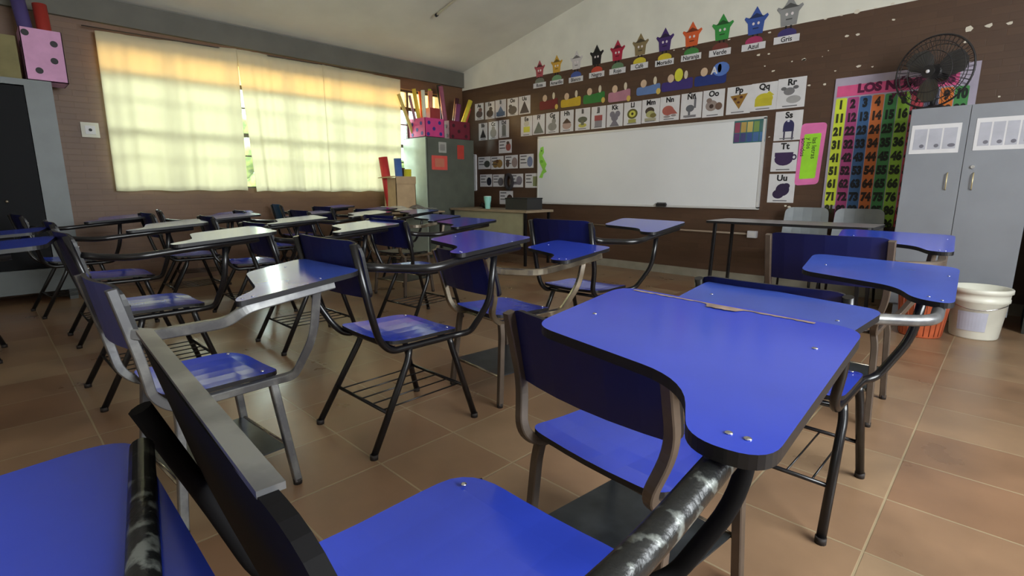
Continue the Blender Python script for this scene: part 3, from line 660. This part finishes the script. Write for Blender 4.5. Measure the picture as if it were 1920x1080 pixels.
for k, (u, v, su, sv, c1, c2, wd, nm) in enumerate(stars):
    x, z = wy(u, v); xs, zs = wy(su, sv); r = .092 + .002 * k
    body = [(x - r * .62, z - r), (x + r * .62, z - r), (x + r * .72, z), (x + r * 1.05, z + r * .42), (x + r * .95, z + r * .6), (x + r * .55, z + r * .42), (x, z + r * 1.35), (x - r * .55, z + r * .42), (x - r * .95, z + r * .6), (x - r * 1.05, z + r * .42), (x - r * .72, z)]
    t = S.poly([(body, flat(c1))], .001, 'star_figure', th=.003); dk = tuple(int(q * .55) for q in c1)
    S.poly([([(x - r * .75, z + r * .38), (x + r * .75, z + r * .38), (x, z + r * .78)], flat(dk)), (ell(x - r * .22, z - .01, .012, .014, 10), flat((225, 215, 215))), (ell(x + r * .22, z - .01, .012, .014, 10), flat((225, 215, 215))), (rect(x - r * .25, z - r * .55, x + r * .25, z - r * .45), flat(dk))], .0042, 'face_and_hat', t)
    S.poly([(rect(x - .03, zs + .03, x - .014, z - r), M_ink), (rect(x + .014, zs + .03, x + .03, z - r), M_ink)], .001, 'legs', t, th=.002)
    sh = S.poly([(ell(xs, zs + .035, .085, .05, 14), flat(c2)), ], .002, 'shoes', t)
    sg = S.poly([(rect(xs - .115, zs - .045, xs + .115, zs + .02), M_white)], .0034, 'name_sign', t); text(wd, xs, zs - .014, .062, 'word', M_ink, sg, off=.0055, bold=.001, sx=.95)
    tag(t, 'paper %s star figure standing over its white name strip' % nm, 'star figure', 'paper stars with colour names')

# ------------------------------------------------------------------ coloured bed cutouts
beds = [(1012, 1046, 178, 205, (110, 26, 36), 'dark red'), (1052, 1089, 176, 200, (198, 166, 42), 'yellow'), (1094, 1134, 166, 193, (44, 120, 54), 'green'), (1141, 1182, 160, 190, (176, 122, 140), 'pink'),
        (1194, 1238, 152, 177, (96, 124, 176), 'light blue'), (1241, 1299, 141, 169, (58, 44, 116), 'purple'), (1303, 1362, 128, 159, (28, 48, 118), 'navy')]
for k, (u0, u1, v0, v1, c, nm) in enumerate(beds):
    x0, _ = wy(u0, (v0 + v1) / 2); x1, _ = wy(u1, (v0 + v1) / 2); _, z1 = wy((u0 + u1) / 2, v0); _, z0 = wy((u0 + u1) / 2, v1); zb = z0 + (z1 - z0) * .62
    out = rounded([(x0, z0), (x1, z0), (x1, zb + .02), ((x0 + x1) / 2, zb), (x0, zb)], .03)
    t = S.poly([(out, flat(c))], .001, 'bed_cutout', th=.003)
    sk = (206, 178, 150)
    W = x1 - x0
    hd = [(ell(x0 + W * .3, zb + .035, .04, .045, 12), flat(sk)), (ell(x0 + W * .78, zb + .05, .022, .045, 10), flat((212, 200, 176)))]
    if nm in ('dark red', 'green', 'light blue', 'pink'): hd.append((ell(x1 - .02, z0 + .02, .028, .035, 10), flat((206, 178, 90))))
    if nm == 'purple': hd += [(ell(x0 + W * .55, zb + .06, .05, .07, 12), flat((208, 206, 60)))]
    if nm == 'navy': hd += [(ell(x0 + W * .82, zb + .04, .09, .07, 14), flat((84, 118, 190)))]
    for hh in hd: S.poly([hh], .0042, 'head', t)
    if nm == 'navy': text('A', x0 + W * .62, zb + .03, .1, 'letter_a', M_white, t, off=.007, bold=.003)
    tag(t, 'flat %s paper bed cutout with little heads peeking out' % nm, 'cutout', 'coloured bed cutouts')

# ------------------------------------------------------------------ pink poster
t = S.poly([(rounded([wy(1504, 232), wy(1552, 229), wy(1534, 345), wy(1489, 348)], .04), flat((226, 116, 176)))], .001, 'pink_poster', th=.003)
gn = S.poly([(rounded([wy(1509, 252), wy(1541, 249), wy(1528, 334), wy(1498, 336)], .015), flat((158, 222, 50)))], .0044, 'green_note', t)
text('las letras\ny los\nsonidos', wy(1531, 290)[0], wy(1522, 258)[1], .056, 'handwriting', M_ink, gn, off=.007, rot=R(-90), align='LEFT', linesp=.85, sx=1)
tag(t, 'pink sheet with a lime green handwritten note beside the number chart', 'poster')

# ------------------------------------------------------------------ number chart
(nx0, nz1), (nx1, _) = wy(1570, 150), wy(1838, 116)
_, nz0 = wy(1550, 382)
nx0 = -1.33; nx1 = -.335; nz1 = 1.985; nz0 = .64
t = S.poly([(rect(nx0, nz0 + .17, nx1, nz1), mat('lilac_board', (170, 160, 178), .6, var=.03))], .001, 'number_chart', th=.012)
hz0 = wy(1600, 180)[1]
hx0 = wy(1571, 168)[0]
hd = S.poly([(rect(hx0, hz0, nx1 - .12, nz1 - .07), flat((212, 84, 134)))], .0135, 'header', t)
text('LOS NÚMEROS', hx0 + .16, nz1 - .11, .1, 'title', flat((90, 10, 60)), hd, off=.017, align='LEFT', bold=.006)
text('y su valor', hx0 + .42, nz1 - .19, .065, 'subtitle', flat((90, 10, 60)), hd, off=.017, align='LEFT', bold=.003)
ccs = [(208, 222, 60), (170, 66, 124), (60, 100, 150), (206, 112, 54), (66, 134, 76), (150, 196, 66), (190, 72, 84), (84, 84, 104), (214, 116, 42), (70, 140, 74)]
cxs = [wy(u, 195)[0] for u in (1578, 1602, 1625, 1649, 1672.5, 1696.5, 1720)]
stp = (cxs[-1] - cxs[0]) / 6
for i in range(10):
    cx = cxs[0] + stp * i; zt = hz0 - .012; zb = nz0 + (.2 if i == 0 else .02)
    dk = tuple(int(q * .22) for q in ccs[i])
    st = S.poly([(rounded([(cx - stp * .47, zb), (cx + stp * .47, zb), (cx + stp * .47, zt), (cx - stp * .47, zt)], .015), flat(ccs[i]))], .0135, 'number_strip', t)
    rowh = .118
    nums = [i + 1 + 10 * j for j in range(10 if i else 9)]
    me_txt = '\n'.join(str(q) for q in nums)
    text(me_txt, cx, zt - .012, .098, 'numbers', flat(dk), st, off=.0165, bold=.007, linesp=rowh / .098, sx=.74)
tag(t, 'colourful chart of the numbers 1 to 100 in ten strips behind the grey cabinet', 'chart')

# ------------------------------------------------------------------ paint chips on the board wall
chips = [(1302 + 253, 0 + 0)]
cp = [(1548, 35, 4), (1578, 28, 4), (1607, 22, 9), (1641, 15, 4), (1673, 7, 5), (1675, 37, 4), (1588, 67, 5), (1608, 65, 5), (1508, 112, 5), (1542, 106, 2), (1553, 95, 2), (1566, 133, 3), (1611, 124, 6), (1636, 125, 3), (1517, 160, 5), (1547, 158, 4),
      (1443, 61, 5), (1422, 103, 6), (1442, 101, 4), (1434, 124, 3), (1450, 133, 5), (1508, 112, 6), (1485, 115, 3), (1816, 54, 9), (1853, 48, 8), (1894, 43, 6), (1811, 79, 6), (1473, 386, 4), (1479, 388, 5), (1442, 257, 3), (1874, 181, 3), (1367, 74, 4), (1352, 40, 5), (1365, 22, 4), (1456, 3, 7), (1264, 94, 3), (1282, 92, 3)]
pl = []
for u, v, sz in cp:
    if v < 45 and u < 1500: continue
    x, z = wy(u, v); r = sz * .0042; a0 = random.uniform(0, 6)
    pl.append(([(x + r * random.uniform(.5, 1.1) * math.cos(a0 + q), z + .6 * r * random.uniform(.5, 1.1) * math.sin(a0 + q)) for q in (0, .9, 1.9, 2.9, 3.9, 5.1)], mat('bare_plaster_chip', (214, 206, 190), .8)))
o = S.poly(pl, .0, 'paint_chips', wb, th=.0008); tag(o, kind='stuff')
# conduit and outlet along the wall
a = wy(1110, 421); b_ = wy(1412, 440)
t = MB().tube([(-4.3, YB - .012, .53), (-1.96, YB - .012, .525)], .011, 10).build('conduit', mat('cream_conduit', (150, 132, 112), .5))
tag(t, 'thin cream conduit running low along the brown wall', 'conduit')
t = MB().box((b_[0] - .045, YB - .045, .49), (b_[0] + .045, YB, .56)).build('outlet_box', mat('white_plastic', (206, 206, 212), .4))
MB().box((b_[0] - .03, YB - .048, .505), (b_[0] + .03, YB - .045, .545)).build('cover', M_white, t)
tag(t, 'small white outlet box at the right end of the low conduit', 'outlet')

# ------------------------------------------------------------------ right grey cabinet with posters
M_gcab = mat('grey_steel_cabinet', (138, 141, 148), .4, var=.03, scale=4, metal=.15)
YCF = 5.0
t = empty('steel_cabinet', (-.29, 5.25, 0))
def q3(x, y, z): return (x + .29, y - 5.25, z)
cz1 = 1.585
MB().box(q3(-.655, YCF + .018, .09), q3(.065, 5.6, cz1)).build('body', M_gcab, t)
d1 = MB().box(q3(-.65, YCF, .10), q3(-.312, YCF + .018, cz1 - .005)).build('door', M_gcab, t)
d2 = MB().box(q3(-.308, YCF, .10), q3(.06, YCF + .018, cz1 - .005)).build('door', M_gcab, t)
M_brass = mat('brass_handle', (214, 196, 150), .3, metal=.6)
for d, (u, v0, v1) in ((d1, (1776, 324, 356)), (d2, (1825, 324, 356))):
    x, z1_ = wy(u + 1, v0, YCF); _, z0_ = wy(u, v1, YCF)
    MB().tube([q3(x, YCF - .001, z0_), q3(x, YCF - .018, z0_ + .01), q3(x, YCF - .018, z1_ - .01), q3(x, YCF - .001, z1_)], .004, 8).build('handle', M_brass, d)
x, z = wy(1824, 313, YCF); MB().cyl(q3(x, YCF - .006, z), .012, .014, 14, axis='Y').build('lock', M_screw, d2)
for x in (-.60, .0): MB().box(q3(x, YCF + .03, 0), q3(x + .05, 5.55, .09)).build('foot', M_gcab, t)
tag(t, 'tall grey two-door steel cabinet at the right with white sheets taped on its doors', 'cabinet')
for (u0, v0, u1, v1), lab, k in (((1711, 236, 1804, 289), 'white printed sheet with three panels taped on the left door of the grey cabinet', 3), ((1833, 222, 1935, 282), 'white printed sheet with small drawings taped on the right door of the grey cabinet', 4)):
    xa, za = wy(u0, v0, YCF); xb, _ = wy(u1, v0, YCF); zb = wy(u0, v1, YCF)[1]
    if k == 4: xb = .045
    Sd = Sheet(YCF); s_ = Sd.poly([(rect(xa, zb, xb, za), M_white)], .0015, 'printed_sheet', th=.0015)
    W = (xb - xa); pl = []
    for i in range(k): pl.append((rect(xa + .02 + i * (W - .03) / k, zb + .03, xa + .01 + (i + 1) * (W - .03) / k, za - .03), flat((176, 176, 186))))
    Sd.poly(pl, .0034, 'panels', s_, th=.0004)
    dr = []
    for i in range(k): dr.append((ell(xa + .02 + (i + .6) * (W - .03) / k, zb + .055, .022 if (i == k - 1) else .014, .013), flat((110, 108, 118))))
    Sd.poly(dr, .0042, 'drawings', s_, th=.0004)
    tag(s_, lab, 'sheet')

# ------------------------------------------------------------------ fan on the cabinet
M_fan = mat('dark_fan_plastic', (40, 38, 40), .45)
M_fanb = mat('smoky_blade', (66, 64, 62), .4)
t = empty('desk_fan', (-.57, 5.33, cz1 + .001))
MB().lathe((0, 0, 0), [(.14, 0), (.14, .02), (.11, .035), (.03, .05), (.02, .06)]).build('base', M_fan, t)
hz = .30
MB().tube([(0, 0, .05), (0, .02, .18)], .018, 12).build('neck', M_fan, t)
axis = Vector((-.34, -.93, -.05)).normalized()
rot = axis.to_track_quat('Z', 'Y').to_matrix().to_4x4()
hub = Vector((0, 0, hz))
b = MB().cyl((0, 0, 0), .07, .13, 20, r2=.05); bmesh.ops.transform(b.bm, matrix=Matrix.Translation(hub - axis * .0) @ rot, verts=b.bm.verts[:]); b.build('motor', M_fan, t)
b = MB()
for k in range(48):
    a = 2 * math.pi * k / 48
    pr = [(.045, .125), (.12, .12), (.22, .09), (.262, .055), (.255, .02), (.15, -.01), (.06, -.01)]
    b.tube([(r_ * math.cos(a), r_ * math.sin(a), zz) for r_, zz in pr], .0018, 4, cap=False)
for r_, zz, th in ((.262, .055, .007), (.15, .115, .003), (.22, .09, .003), (.2, .005, .003)):
    b.tube([(r_ * math.cos(q * math.pi / 24), r_ * math.sin(q * math.pi / 24), zz) for q in range(49)], th, 6, cap=False)
bmesh.ops.transform(b.bm, matrix=Matrix.Translation(hub) @ rot, verts=b.bm.verts[:]); b.build('cage', M_fan, t)
b = MB().cyl((0, 0, .125), .045, .012, 20, mi=0).ball((0, 0, .135), .014, 1, (1, 1, .6))
bmesh.ops.transform(b.bm, matrix=Matrix.Translation(hub) @ rot, verts=b.bm.verts[:]); b.build('badge', [M_fan, M_white], t)
for k in range(3):
    b = MB(); a = 2 * math.pi * k / 3 + .4
    out = [(.035, -.03), (.09, -.085), (.17, -.095), (.225, -.03), (.215, .05), (.14, .075), (.06, .04)]
    b.plate(rounded(out, .02), .045, .049, 0, 0, 4, lambda c: (c.x, c.y, c.z + .25 * c.y))
    bmesh.ops.transform(b.bm, matrix=Matrix.Translation(hub) @ rot @ Matrix.Rotation(a, 4, 'Z'), verts=b.bm.verts[:]); b.build('blade', M_fanb, t)
tag(t, 'dark desk fan with a round wire cage on top of the grey steel cabinet', 'fan')

# ------------------------------------------------------------------ buckets
t = MB().lathe((-.09, 4.66, 0), [(.125, 0), (.13, .01), (.152, .25), (.16, .255), (.16, .275), (.156, .28), (.158, .31), (.168, .315), (.168, .34), (.162, .345), (.150, .343), (.128, .02), (.01, .015)]).build('bucket', mat('white_bucket_plastic', (222, 220, 206), .4, var=.03))
Sb2 = MB()
for k in range(9):
    a0 = R(-128) + k * R(7); a1 = a0 + R(7)
    v = [Sb2.bm.verts.new((-.09 + rr * math.cos(a), 4.66 + rr * math.sin(a), z)) for a, z, rr in ((a0, .06, .138), (a1, .06, .138), (a1, .19, .149), (a0, .19, .149))]; Sb2.bm.faces.new(v)
Sb2.build('label_patch', flat((176, 176, 190)), t)
MB().tube([(-.09 + .17 * math.cos(a), 4.66 + .17 * math.sin(a), .25 - .04 * math.sin((a + R(150)) / R(120) * math.pi)) for a in [R(-150) + R(10) * i for i in range(13)]], .003, 6).build('wire_handle', M_screw, t)
tag(t, 'white plastic bucket in front of the grey steel cabinet', 'bucket')
g = MB().lathe((-.36, 4.45, 0), [(.115, 0), (.12, .01), (.15, .33), (.158, .335), (.155, .345), (.142, .34), (.112, .02), (.01, .015)])
t = g.build('waste_bin', mat('orange_brown_plastic', (186, 92, 56), .5, var=.08, scale=14))
b = MB()
for k in range(24):
    a = k * math.pi / 12; b.tube([(-.36 + .119 * math.cos(a), 4.45 + .119 * math.sin(a), .015), (-.36 + .15 * math.cos(a), 4.45 + .15 * math.sin(a), .33)], .004, 5)
b.build('ribs', mat('orange_brown_rib', (150, 70, 44), .5), t)
tag(t, 'orange-brown ribbed waste bin to the left of the white bucket', 'bin')
# dark crate at the far right
t = empty('dark_crate', (.42, 5.2, 0))
MB().box((-.27, -.24, 0), (.3, .24, .88)).build('body', mat('dark_green_crate', (34, 36, 28), .6, var=.15), t)
MB().box((-.28, -.25, .88), (.31, .25, .92)).build('lid', M_gcab, t)
tag(t, 'dark green cupboard with a grey top standing right of the steel cabinet', 'cupboard')

# ------------------------------------------------------------------ front table and grey chairs near the board
M_tabtop = mat('grey_table_top', (150, 146, 150), .35, var=.04)
t = empty('work_table', (-1.33, 4.72, 0))
MB().plate(rounded([(-.62, -.26), (.62, -.26), (.62, .26), (-.62, .26)], .04), .70, .72, 0, 1).build('tabletop', [M_tabtop, M_edge], t)
for sx in (-1, 1):
    for sy in (-1, 1): MB().tube([(sx * .55, sy * .2, .70), (sx * .57, sy * .21, 0)], .013, 10, square=True).build('leg', M_black, t)
tag(t, 'long narrow grey table behind the right row in front of the number chart', 'table')
def grey_chair(x, y, rz, lab):
    t = empty('plastic_chair', (x, y, 0), rz)
    MB().plate(rounded([(-.2, -.2), (.2, -.2), (.19, .2), (-.19, .2)], .05), .40, .415, 0, 0, 5, lambda c: (c.x, c.y, c.z + .02 * (c.x / .2) ** 2)).build('seat', M_gc, t)
    MB().plate(rounded([(-.2, 0), (.2, 0), (.185, .34), (-.185, .34)], [.02, .02, .06, .06]), -.005, .005, 0, 0, 5, lambda c: (c.x, .20 + .06 * c.y - .05 * (1 - (c.x / .2) ** 2) * -1 + c.z, .48 + c.y)).build('backrest', M_gc, t)
    for sx in (-1, 1):
        for yy in (-.17, .18): MB().tube([(sx * .17, yy * .9, .40), (sx * .19, yy * 1.1, 0)], .011, 8).build('leg', M_black, t)
        MB().tube(fillet([(sx * .17, .17, .4), (sx * .17, .21, .45), (sx * .15, .25, .7)], .03), .01, 8).build('back_post', M_black, t)
    return tag(t, lab, 'chair')
M_gc = mat('grey_chair_plastic', (132, 138, 142), .45, var=.04)
grey_chair(-1.42, 5.28, 0, 'pale grey chair behind the narrow table, left one under the letter cards')
grey_chair(-.98, 5.25, .03, 'pale grey chair behind the narrow table, right one under the number chart')

# ------------------------------------------------------------------ teacher desk corner
M_desk = mat('beige_desk_metal', (152, 148, 120), .5, var=.04)
M_dtop = mat('desk_top_laminate', (150, 132, 108), .4, var=.05)
t = empty('teacher_desk', (-5.2, 5.1, 0))
MB().box((-.76, -.27, .69), (.76, .27, .72)).build('desktop', M_dtop, t)
MB().box((-.70, -.24, .25), (.68, -.22, .69)).build('modesty_panel', M_desk, t)
for sx in (-.72, .72):
    for sy in (-.24, .22): MB().box((sx - .015, sy - .015, 0), (sx + .015, sy + .015, .69)).build('leg', M_black, t)
tag(t, 'beige metal teacher desk below the word cards', 'desk')
# filing cabinet
t = empty('filing_cabinet', (-6.3, 4.9, 0)); XF = -6.02
def q4(x, y, z): return (x + 6.3, y - 4.9, z)
M_fc = mat('green_grey_cabinet', (86, 90, 80), .5, var=.06, scale=6); M_lit_side = mat('window_lit_side_panel', (176, 186, 168), .5, var=.03)  # paler side colour stands in for window light on that face
MB().box(q4(-6.58, 4.48, .05), q4(XF, 5.36, 1.71)).build('body', M_fc, t)
MB().box(q4(-6.57, 4.468, .05), q4(XF - .01, 4.48, 1.70)).build('side_panel', M_lit_side, t)
MB().box(q4(XF, 4.49, .07), q4(XF + .012, 5.35, 1.69)).build('door', M_fc, t)
for y in (4.55, 5.25): MB().box(q4(-6.55, y, 0), q4(XF - .03, y + .05, .05)).build('foot', M_fc, t)
tag(t, 'dark green-grey cabinet in the corner with notes stuck on its door', 'cabinet')
Sx_ = Sheet(XF + .012, 'X')
def note(u0, v0, u1, v1, c, inner, lab):
    a, z1 = wx(u0, v0, XF); b2, z0 = wx(u1, v1, XF)
    o = Sx_.poly([(rounded(rect(a, z0, b2, z1), .01), flat(c))], .001, 'stuck_note', th=.002)
    if inner: Sx_.poly([(rounded(rect(a + (b2 - a) * .2, z0 + (z1 - z0) * .2, b2 - (b2 - a) * .2, z1 - (z1 - z0) * .2), .01), flat(inner))], .0035, 'print', o)
    tag(o, lab, 'note')
note(808, 291, 838, 319, (214, 84, 74), (196, 116, 92), 'square red note on the dark corner cabinet')
note(821, 266, 836, 287, (168, 166, 158), (140, 138, 132), 'small whitish label above the red note')
note(856, 272, 869, 299, (184, 60, 48), None, 'narrow red strip at the right of the corner cabinet door')
# boxes on the filing cabinet
def dotbox(name, c, half, m1, md, lab, dots, rz=0, parent_rolls=None):
    t = empty(name, c, rz)
    hx, hy, hz_ = half
    MB().box((-hx, -hy, 0), (hx, hy, .008)).box((-hx, -hy, 0), (-hx + .006, hy, 2 * hz_)).box((hx - .006, -hy, 0), (hx, hy, 2 * hz_)).box((-hx, -hy, 0), (hx, -hy + .006, 2 * hz_)).box((-hx, hy - .006, 0), (hx, hy, 2 * hz_)).build('box_body', m1, t)
    for k, (fa, s1, zz) in enumerate(dots):
        b = MB()
        if fa == 'x': b.cyl((hx + .001, s1 * hy, zz * 2 * hz_), .026, .003, 14, axis='X')
        else: b.cyl((s1 * hx, -hy - .001, zz * 2 * hz_), .026, .003, 14, axis='Y')
        b.build('dot', md, t)
    return tag(t, lab, 'box')
dd = [('x', -.6, .75), ('x', .5, .78), ('x', -.1, .45), ('x', .6, .2), ('x', -.7, .15), ('y', -.6, .7), ('y', .5, .72), ('y', 0, .4), ('y', .6, .2), ('y', -.6, .15)]
dotbox('polka_dot_box', (-6.24, 4.66, 1.712), (.19, .17, .13), flat((204, 62, 128)), flat((50, 48, 130)), 'magenta box with blue dots full of paper rolls on the corner cabinet', dd)
dotbox('polka_dot_box', (-6.24, 5.14, 1.712), (.17, .2, .13), flat((112, 26, 46)), flat((60, 12, 24)), 'dark red dotted box full of paper rolls, right of the magenta one', dd)
# tall inner folder
t = MB().box((-6.2, 4.62, 1.72), (-6.1, 4.80, 2.12)).build('red_folder', flat((150, 52, 50))); MB().box((-6.105, 4.802, 1.72), (-6.098, 4.812, 2.15)).build('folder_edge', M_white, t); tag(t, 'dark red folder standing up in the magenta box', 'folder')
def roll(p0, p1, r, c, lab, grp='paper rolls standing in the boxes'):
    p0, p1 = Vector(p0), Vector(p1)
    if r < .032: r *= 1.35
    o = MB().tube([p0, p1], r, 14).build('paper_roll', flat(c))
    d = (p1 - p0).normalized(); MB().tube([p1, p1 + d * .001], r * .6, 10).build('roll_core', flat(tuple(int(q * .5) for q in c)), o)
    tag(o, lab, 'paper roll', grp)
z0 = 1.73
for a in (((-6.37, 4.53, z0), (-6.42, 4.32, 2.30), .018, (206, 186, 110), 'thin tan paper roll leaning farthest left over the window'),
          ((-6.30, 4.56, z0), (-6.30, 4.42, 2.28), .014, (150, 110, 130), 'thin mauve paper roll leaning left'),
          ((-6.25, 4.58, z0), (-6.22, 4.44, 2.36), .020, (214, 180, 60), 'long yellow paper roll leaning left in the magenta box'),
          ((-6.14, 4.56, z0), (-6.12, 4.52, 2.34), .020, (224, 220, 196), 'cream paper roll behind the orange one'),
          ((-6.31, 4.66, z0), (-6.32, 4.64, 2.36), .030, (232, 104, 40), 'orange paper roll in the magenta box'),
          ((-6.27, 4.75, z0), (-6.28, 4.77, 2.38), .026, (212, 140, 110), 'salmon paper roll beside the lime one'),
          ((-6.34, 4.77, z0), (-6.36, 4.82, 2.42), .018, (190, 206, 50), 'lime green paper roll standing upright'),
          ((-6.22, 5.02, z0), (-6.24, 4.93, 2.46), .034, (150, 84, 106), 'tall dusty pink paper roll between the boxes'),
          ((-6.35, 5.06, z0), (-6.37, 5.0, 2.50), .035, (52, 58, 50), 'tall dark green paper roll against the corner'),
          ((-6.14, 5.10, z0), (-6.12, 5.16, 2.22), .030, (120, 58, 100), 'purple paper roll leaning right in the dark red box'),
          ((-6.32, 5.2, z0), (-6.32, 5.3, 2.34), .026, (72, 34, 40), 'maroon paper roll in the corner'),
          ((-6.18, 5.18, z0), (-6.12, 5.40, 2.30), .034, (214, 198, 62), 'thick yellow paper roll leaning right'),
          ((-6.22, 5.25, z0), (-6.2, 5.44, 2.20), .034, (212, 82, 74), 'coral paper roll leaning right under the yellow one')):
    roll(*a)
# pink box and rolls on the left cabinet
t = dotbox('polka_dot_box', (-6.26, .565, 1.901), (.145, .135, .21), flat((204, 150, 186)), M_ink, 'pale pink box with black dots on top of the tall left cabinet', [('x', -.75, .9), ('x', .55, .75), ('x', .45, .42), ('x', -.35, .2), ('y', .5, .7)])
t = MB().box((-6.4, .02, 1.901), (-6.13, .40, 2.24)).build('olive_box', mat('olive_card', (120, 112, 74), .8, var=.06)); MB().cyl((-6.128, .2, 2.07), .05, .003, 18, axis='X').build('printed_ring', flat((84, 80, 52)), t); tag(t, 'olive brown box left of the pale pink dotted box', 'box')
roll((-6.25, .52, 1.93), (-6.28, .46, 2.62), .05, (70, 58, 110), 'dim violet paper roll standing in the pale pink box', 'paper rolls standing in the boxes')
roll((-6.25, .62, 1.93), (-6.28, .60, 2.56), .05, (150, 40, 30), 'dark red paper roll standing in the pale pink box', 'paper rolls standing in the boxes')

# side table with papers and cardboard box
t = empty('side_table', (-6.02, 4.0, 0))
MB().box((-.5, -.42, .68), (.45, .42, .70)).build('tabletop', M_dtop, t)
for sx in (-.46, .41):
    for sy in (-.38, .38): MB().box((sx - .015, sy - .015, 0), (sx + .015, sy + .015, .68)).build('leg', M_black, t)
tag(t, 'small table by the window piled with papers and a cardboard box', 'table')
t = empty('cardboard_box', (-6.18, 4.12, .70)); M_card = mat('cardboard', (186, 158, 122), .8, var=.05)
MB().box((-.15, -.16, 0), (.15, .16, .012)).box((-.15, -.16, 0), (-.142, .16, .44)).box((.142, -.16, 0), (.15, .16, .44)).box((-.15, -.16, 0), (.15, -.152, .44)).box((-.15, .152, 0), (.15, .16, .44)).build('box_body', M_card, t)
MB().obox((0, -.2, .45), (.15, .05, .004), tilt=R(12)).obox((.158, 0, .41), (.004, .16, .05)).build('flap', M_card, t)
tag(t, 'open cardboard box on the side table with red, blue and yellow rolls', 'box')
for a in (((-6.26, 4.02, .72), (-6.32, 3.96, 1.42), .06, (196, 52, 50), 'red paper roll in the cardboard box'), ((-6.12, 4.10, .72), (-6.12, 4.06, 1.40), .05, (72, 108, 176), 'blue paper roll in the cardboard box'),
          ((-6.14, 4.22, .72), (-6.12, 4.22, 1.26), .05, (216, 206, 50), 'yellow paper roll in the cardboard box'), ((-6.28, 4.2, .72), (-6.3, 4.24, 1.28), .05, (70, 48, 40), 'dark brown paper roll in the cardboard box')):
    roll(*a, 'paper rolls standing in the boxes')
rnd = random.Random(3)
for k, (dx, dy, sx, sy, c) in enumerate(((-.1, -.2, .22, .15, (206, 204, 190)), (.2, -.1, .2, .16, (190, 186, 176)), (.2, .22, .16, .13, (120, 116, 110)), (.08, -.22, .13, .1, (170, 166, 160)))):
    g = MB(); N = 10; gr = []
    for i in range(N + 1):
        gr.append([g.bm.verts.new((-6.0 + dx + sx * (2 * i / N - 1), 4.0 + dy + sy * (2 * j / N - 1), .703 + .012 * k + .05 * max(0, math.sin(3 * i / N + k) * math.sin(3.1 * j / N)) + rnd.uniform(0, .012))) for j in range(N + 1)])
    for i in range(N):
        for j in range(N): g.bm.faces.new((gr[i][j], gr[i + 1][j], gr[i + 1][j + 1], gr[i][j + 1]))
    o = g.build('crumpled_paper', flat(c)); o.modifiers.new('thick', 'SOLIDIFY').thickness = .002
    tag(o, ('large white crumpled sheet, left on the side table', 'whitish crumpled sheet in the middle of the side table', 'dark grey crumpled plastic at the right of the side table', 'small grey crumpled sheet on top of the side table pile')[k], 'paper', 'crumpled papers on the side table')
# things on the teacher desk
a = (-5.26, 4.93)
t = MB().lathe((a[0], a[1], .72), [(.034, 0), (.036, .005), (.038, .06), (.05, .12), (.052, .16), (.054, .165), (.05, .17), (.01, .172)]).build('tumbler', mat('mint_tumbler', (150, 212, 200), .35)); MB().lathe((a[0], a[1], .888), [(.048, 0), (.048, .006), (.01, .008)]).build('lid', M_white, t)
tag(t, 'mint green tumbler on the teacher desk', 'cup')
t = MB().box((-4.98, 5.0, .72), (-4.58, 5.3, .86)).build('black_box', mat('charcoal_case', (44, 44, 44), .5)); MB().box((-4.985, 4.995, .86), (-4.575, 5.305, .875)).build('lid', M_edge, t)
tag(t, 'dark charcoal case on the right of the teacher desk', 'case')
t = MB().ball((-5.42, 5.05, .76), .07, 0, (1.2, 1, .6)).build('black_bag', M_edge); MB().tube([(-5.49, 4.99, .75), (-5.42, 4.97, .81), (-5.35, 4.99, .75)], .006, 6).build('strap', M_ink, t); tag(t, 'small black pouch behind the mint tumbler', 'bag')
t = MB().box((-5.96, 5.42, .95), (-5.90, 5.47, 1.5)).build('white_panel', M_white); bpy.data.objects.remove(t)
(xa, za), (xb, zb) = wy(884, 290), wy(895, 358)
t = S.poly([(rounded(rect(xa, zb, xb, za), .03), M_white)], .002, 'white_panel', th=.03); MB().box((xa + .03, YB - .035, za - .03), (xb - .03, YB - .032, za - .02)).build('clip', M_grey, t); tag(t, 'tall white plastic panel on the wall beside the corner cabinet', 'panel')

# ceiling tube light
p0 = Vector((-3.62, 3.72, 0)); p1 = Vector((-3.05, 3.9, 0))
def cz(x): return 2.8 + .217 * (x + 6.6)
d0 = ray(820, 27); d1 = ray(853, 0)
k0 = (1.80 + 6.6 * .217 + 0) / (d0.z - .217 * d0.x); k1 = (1.80 + 6.6 * .217) / (d1.z - .217 * d1.x)
A = CAM + d0 * k0 * .985; B = CAM + d1 * k1 * .985; B = A + (B - A).normalized() * 1.2
t = MB().tube([A, B], .013, 12).build('ceiling_tube', mat('pale_tube', (226, 224, 214), .3)); MB().tube([A - (B - A).normalized() * .03, A], .02, 10).build('end_cap', M_ink, t)
tag(t, 'thin unlit tube lamp fixed to the sloping ceiling', 'lamp')
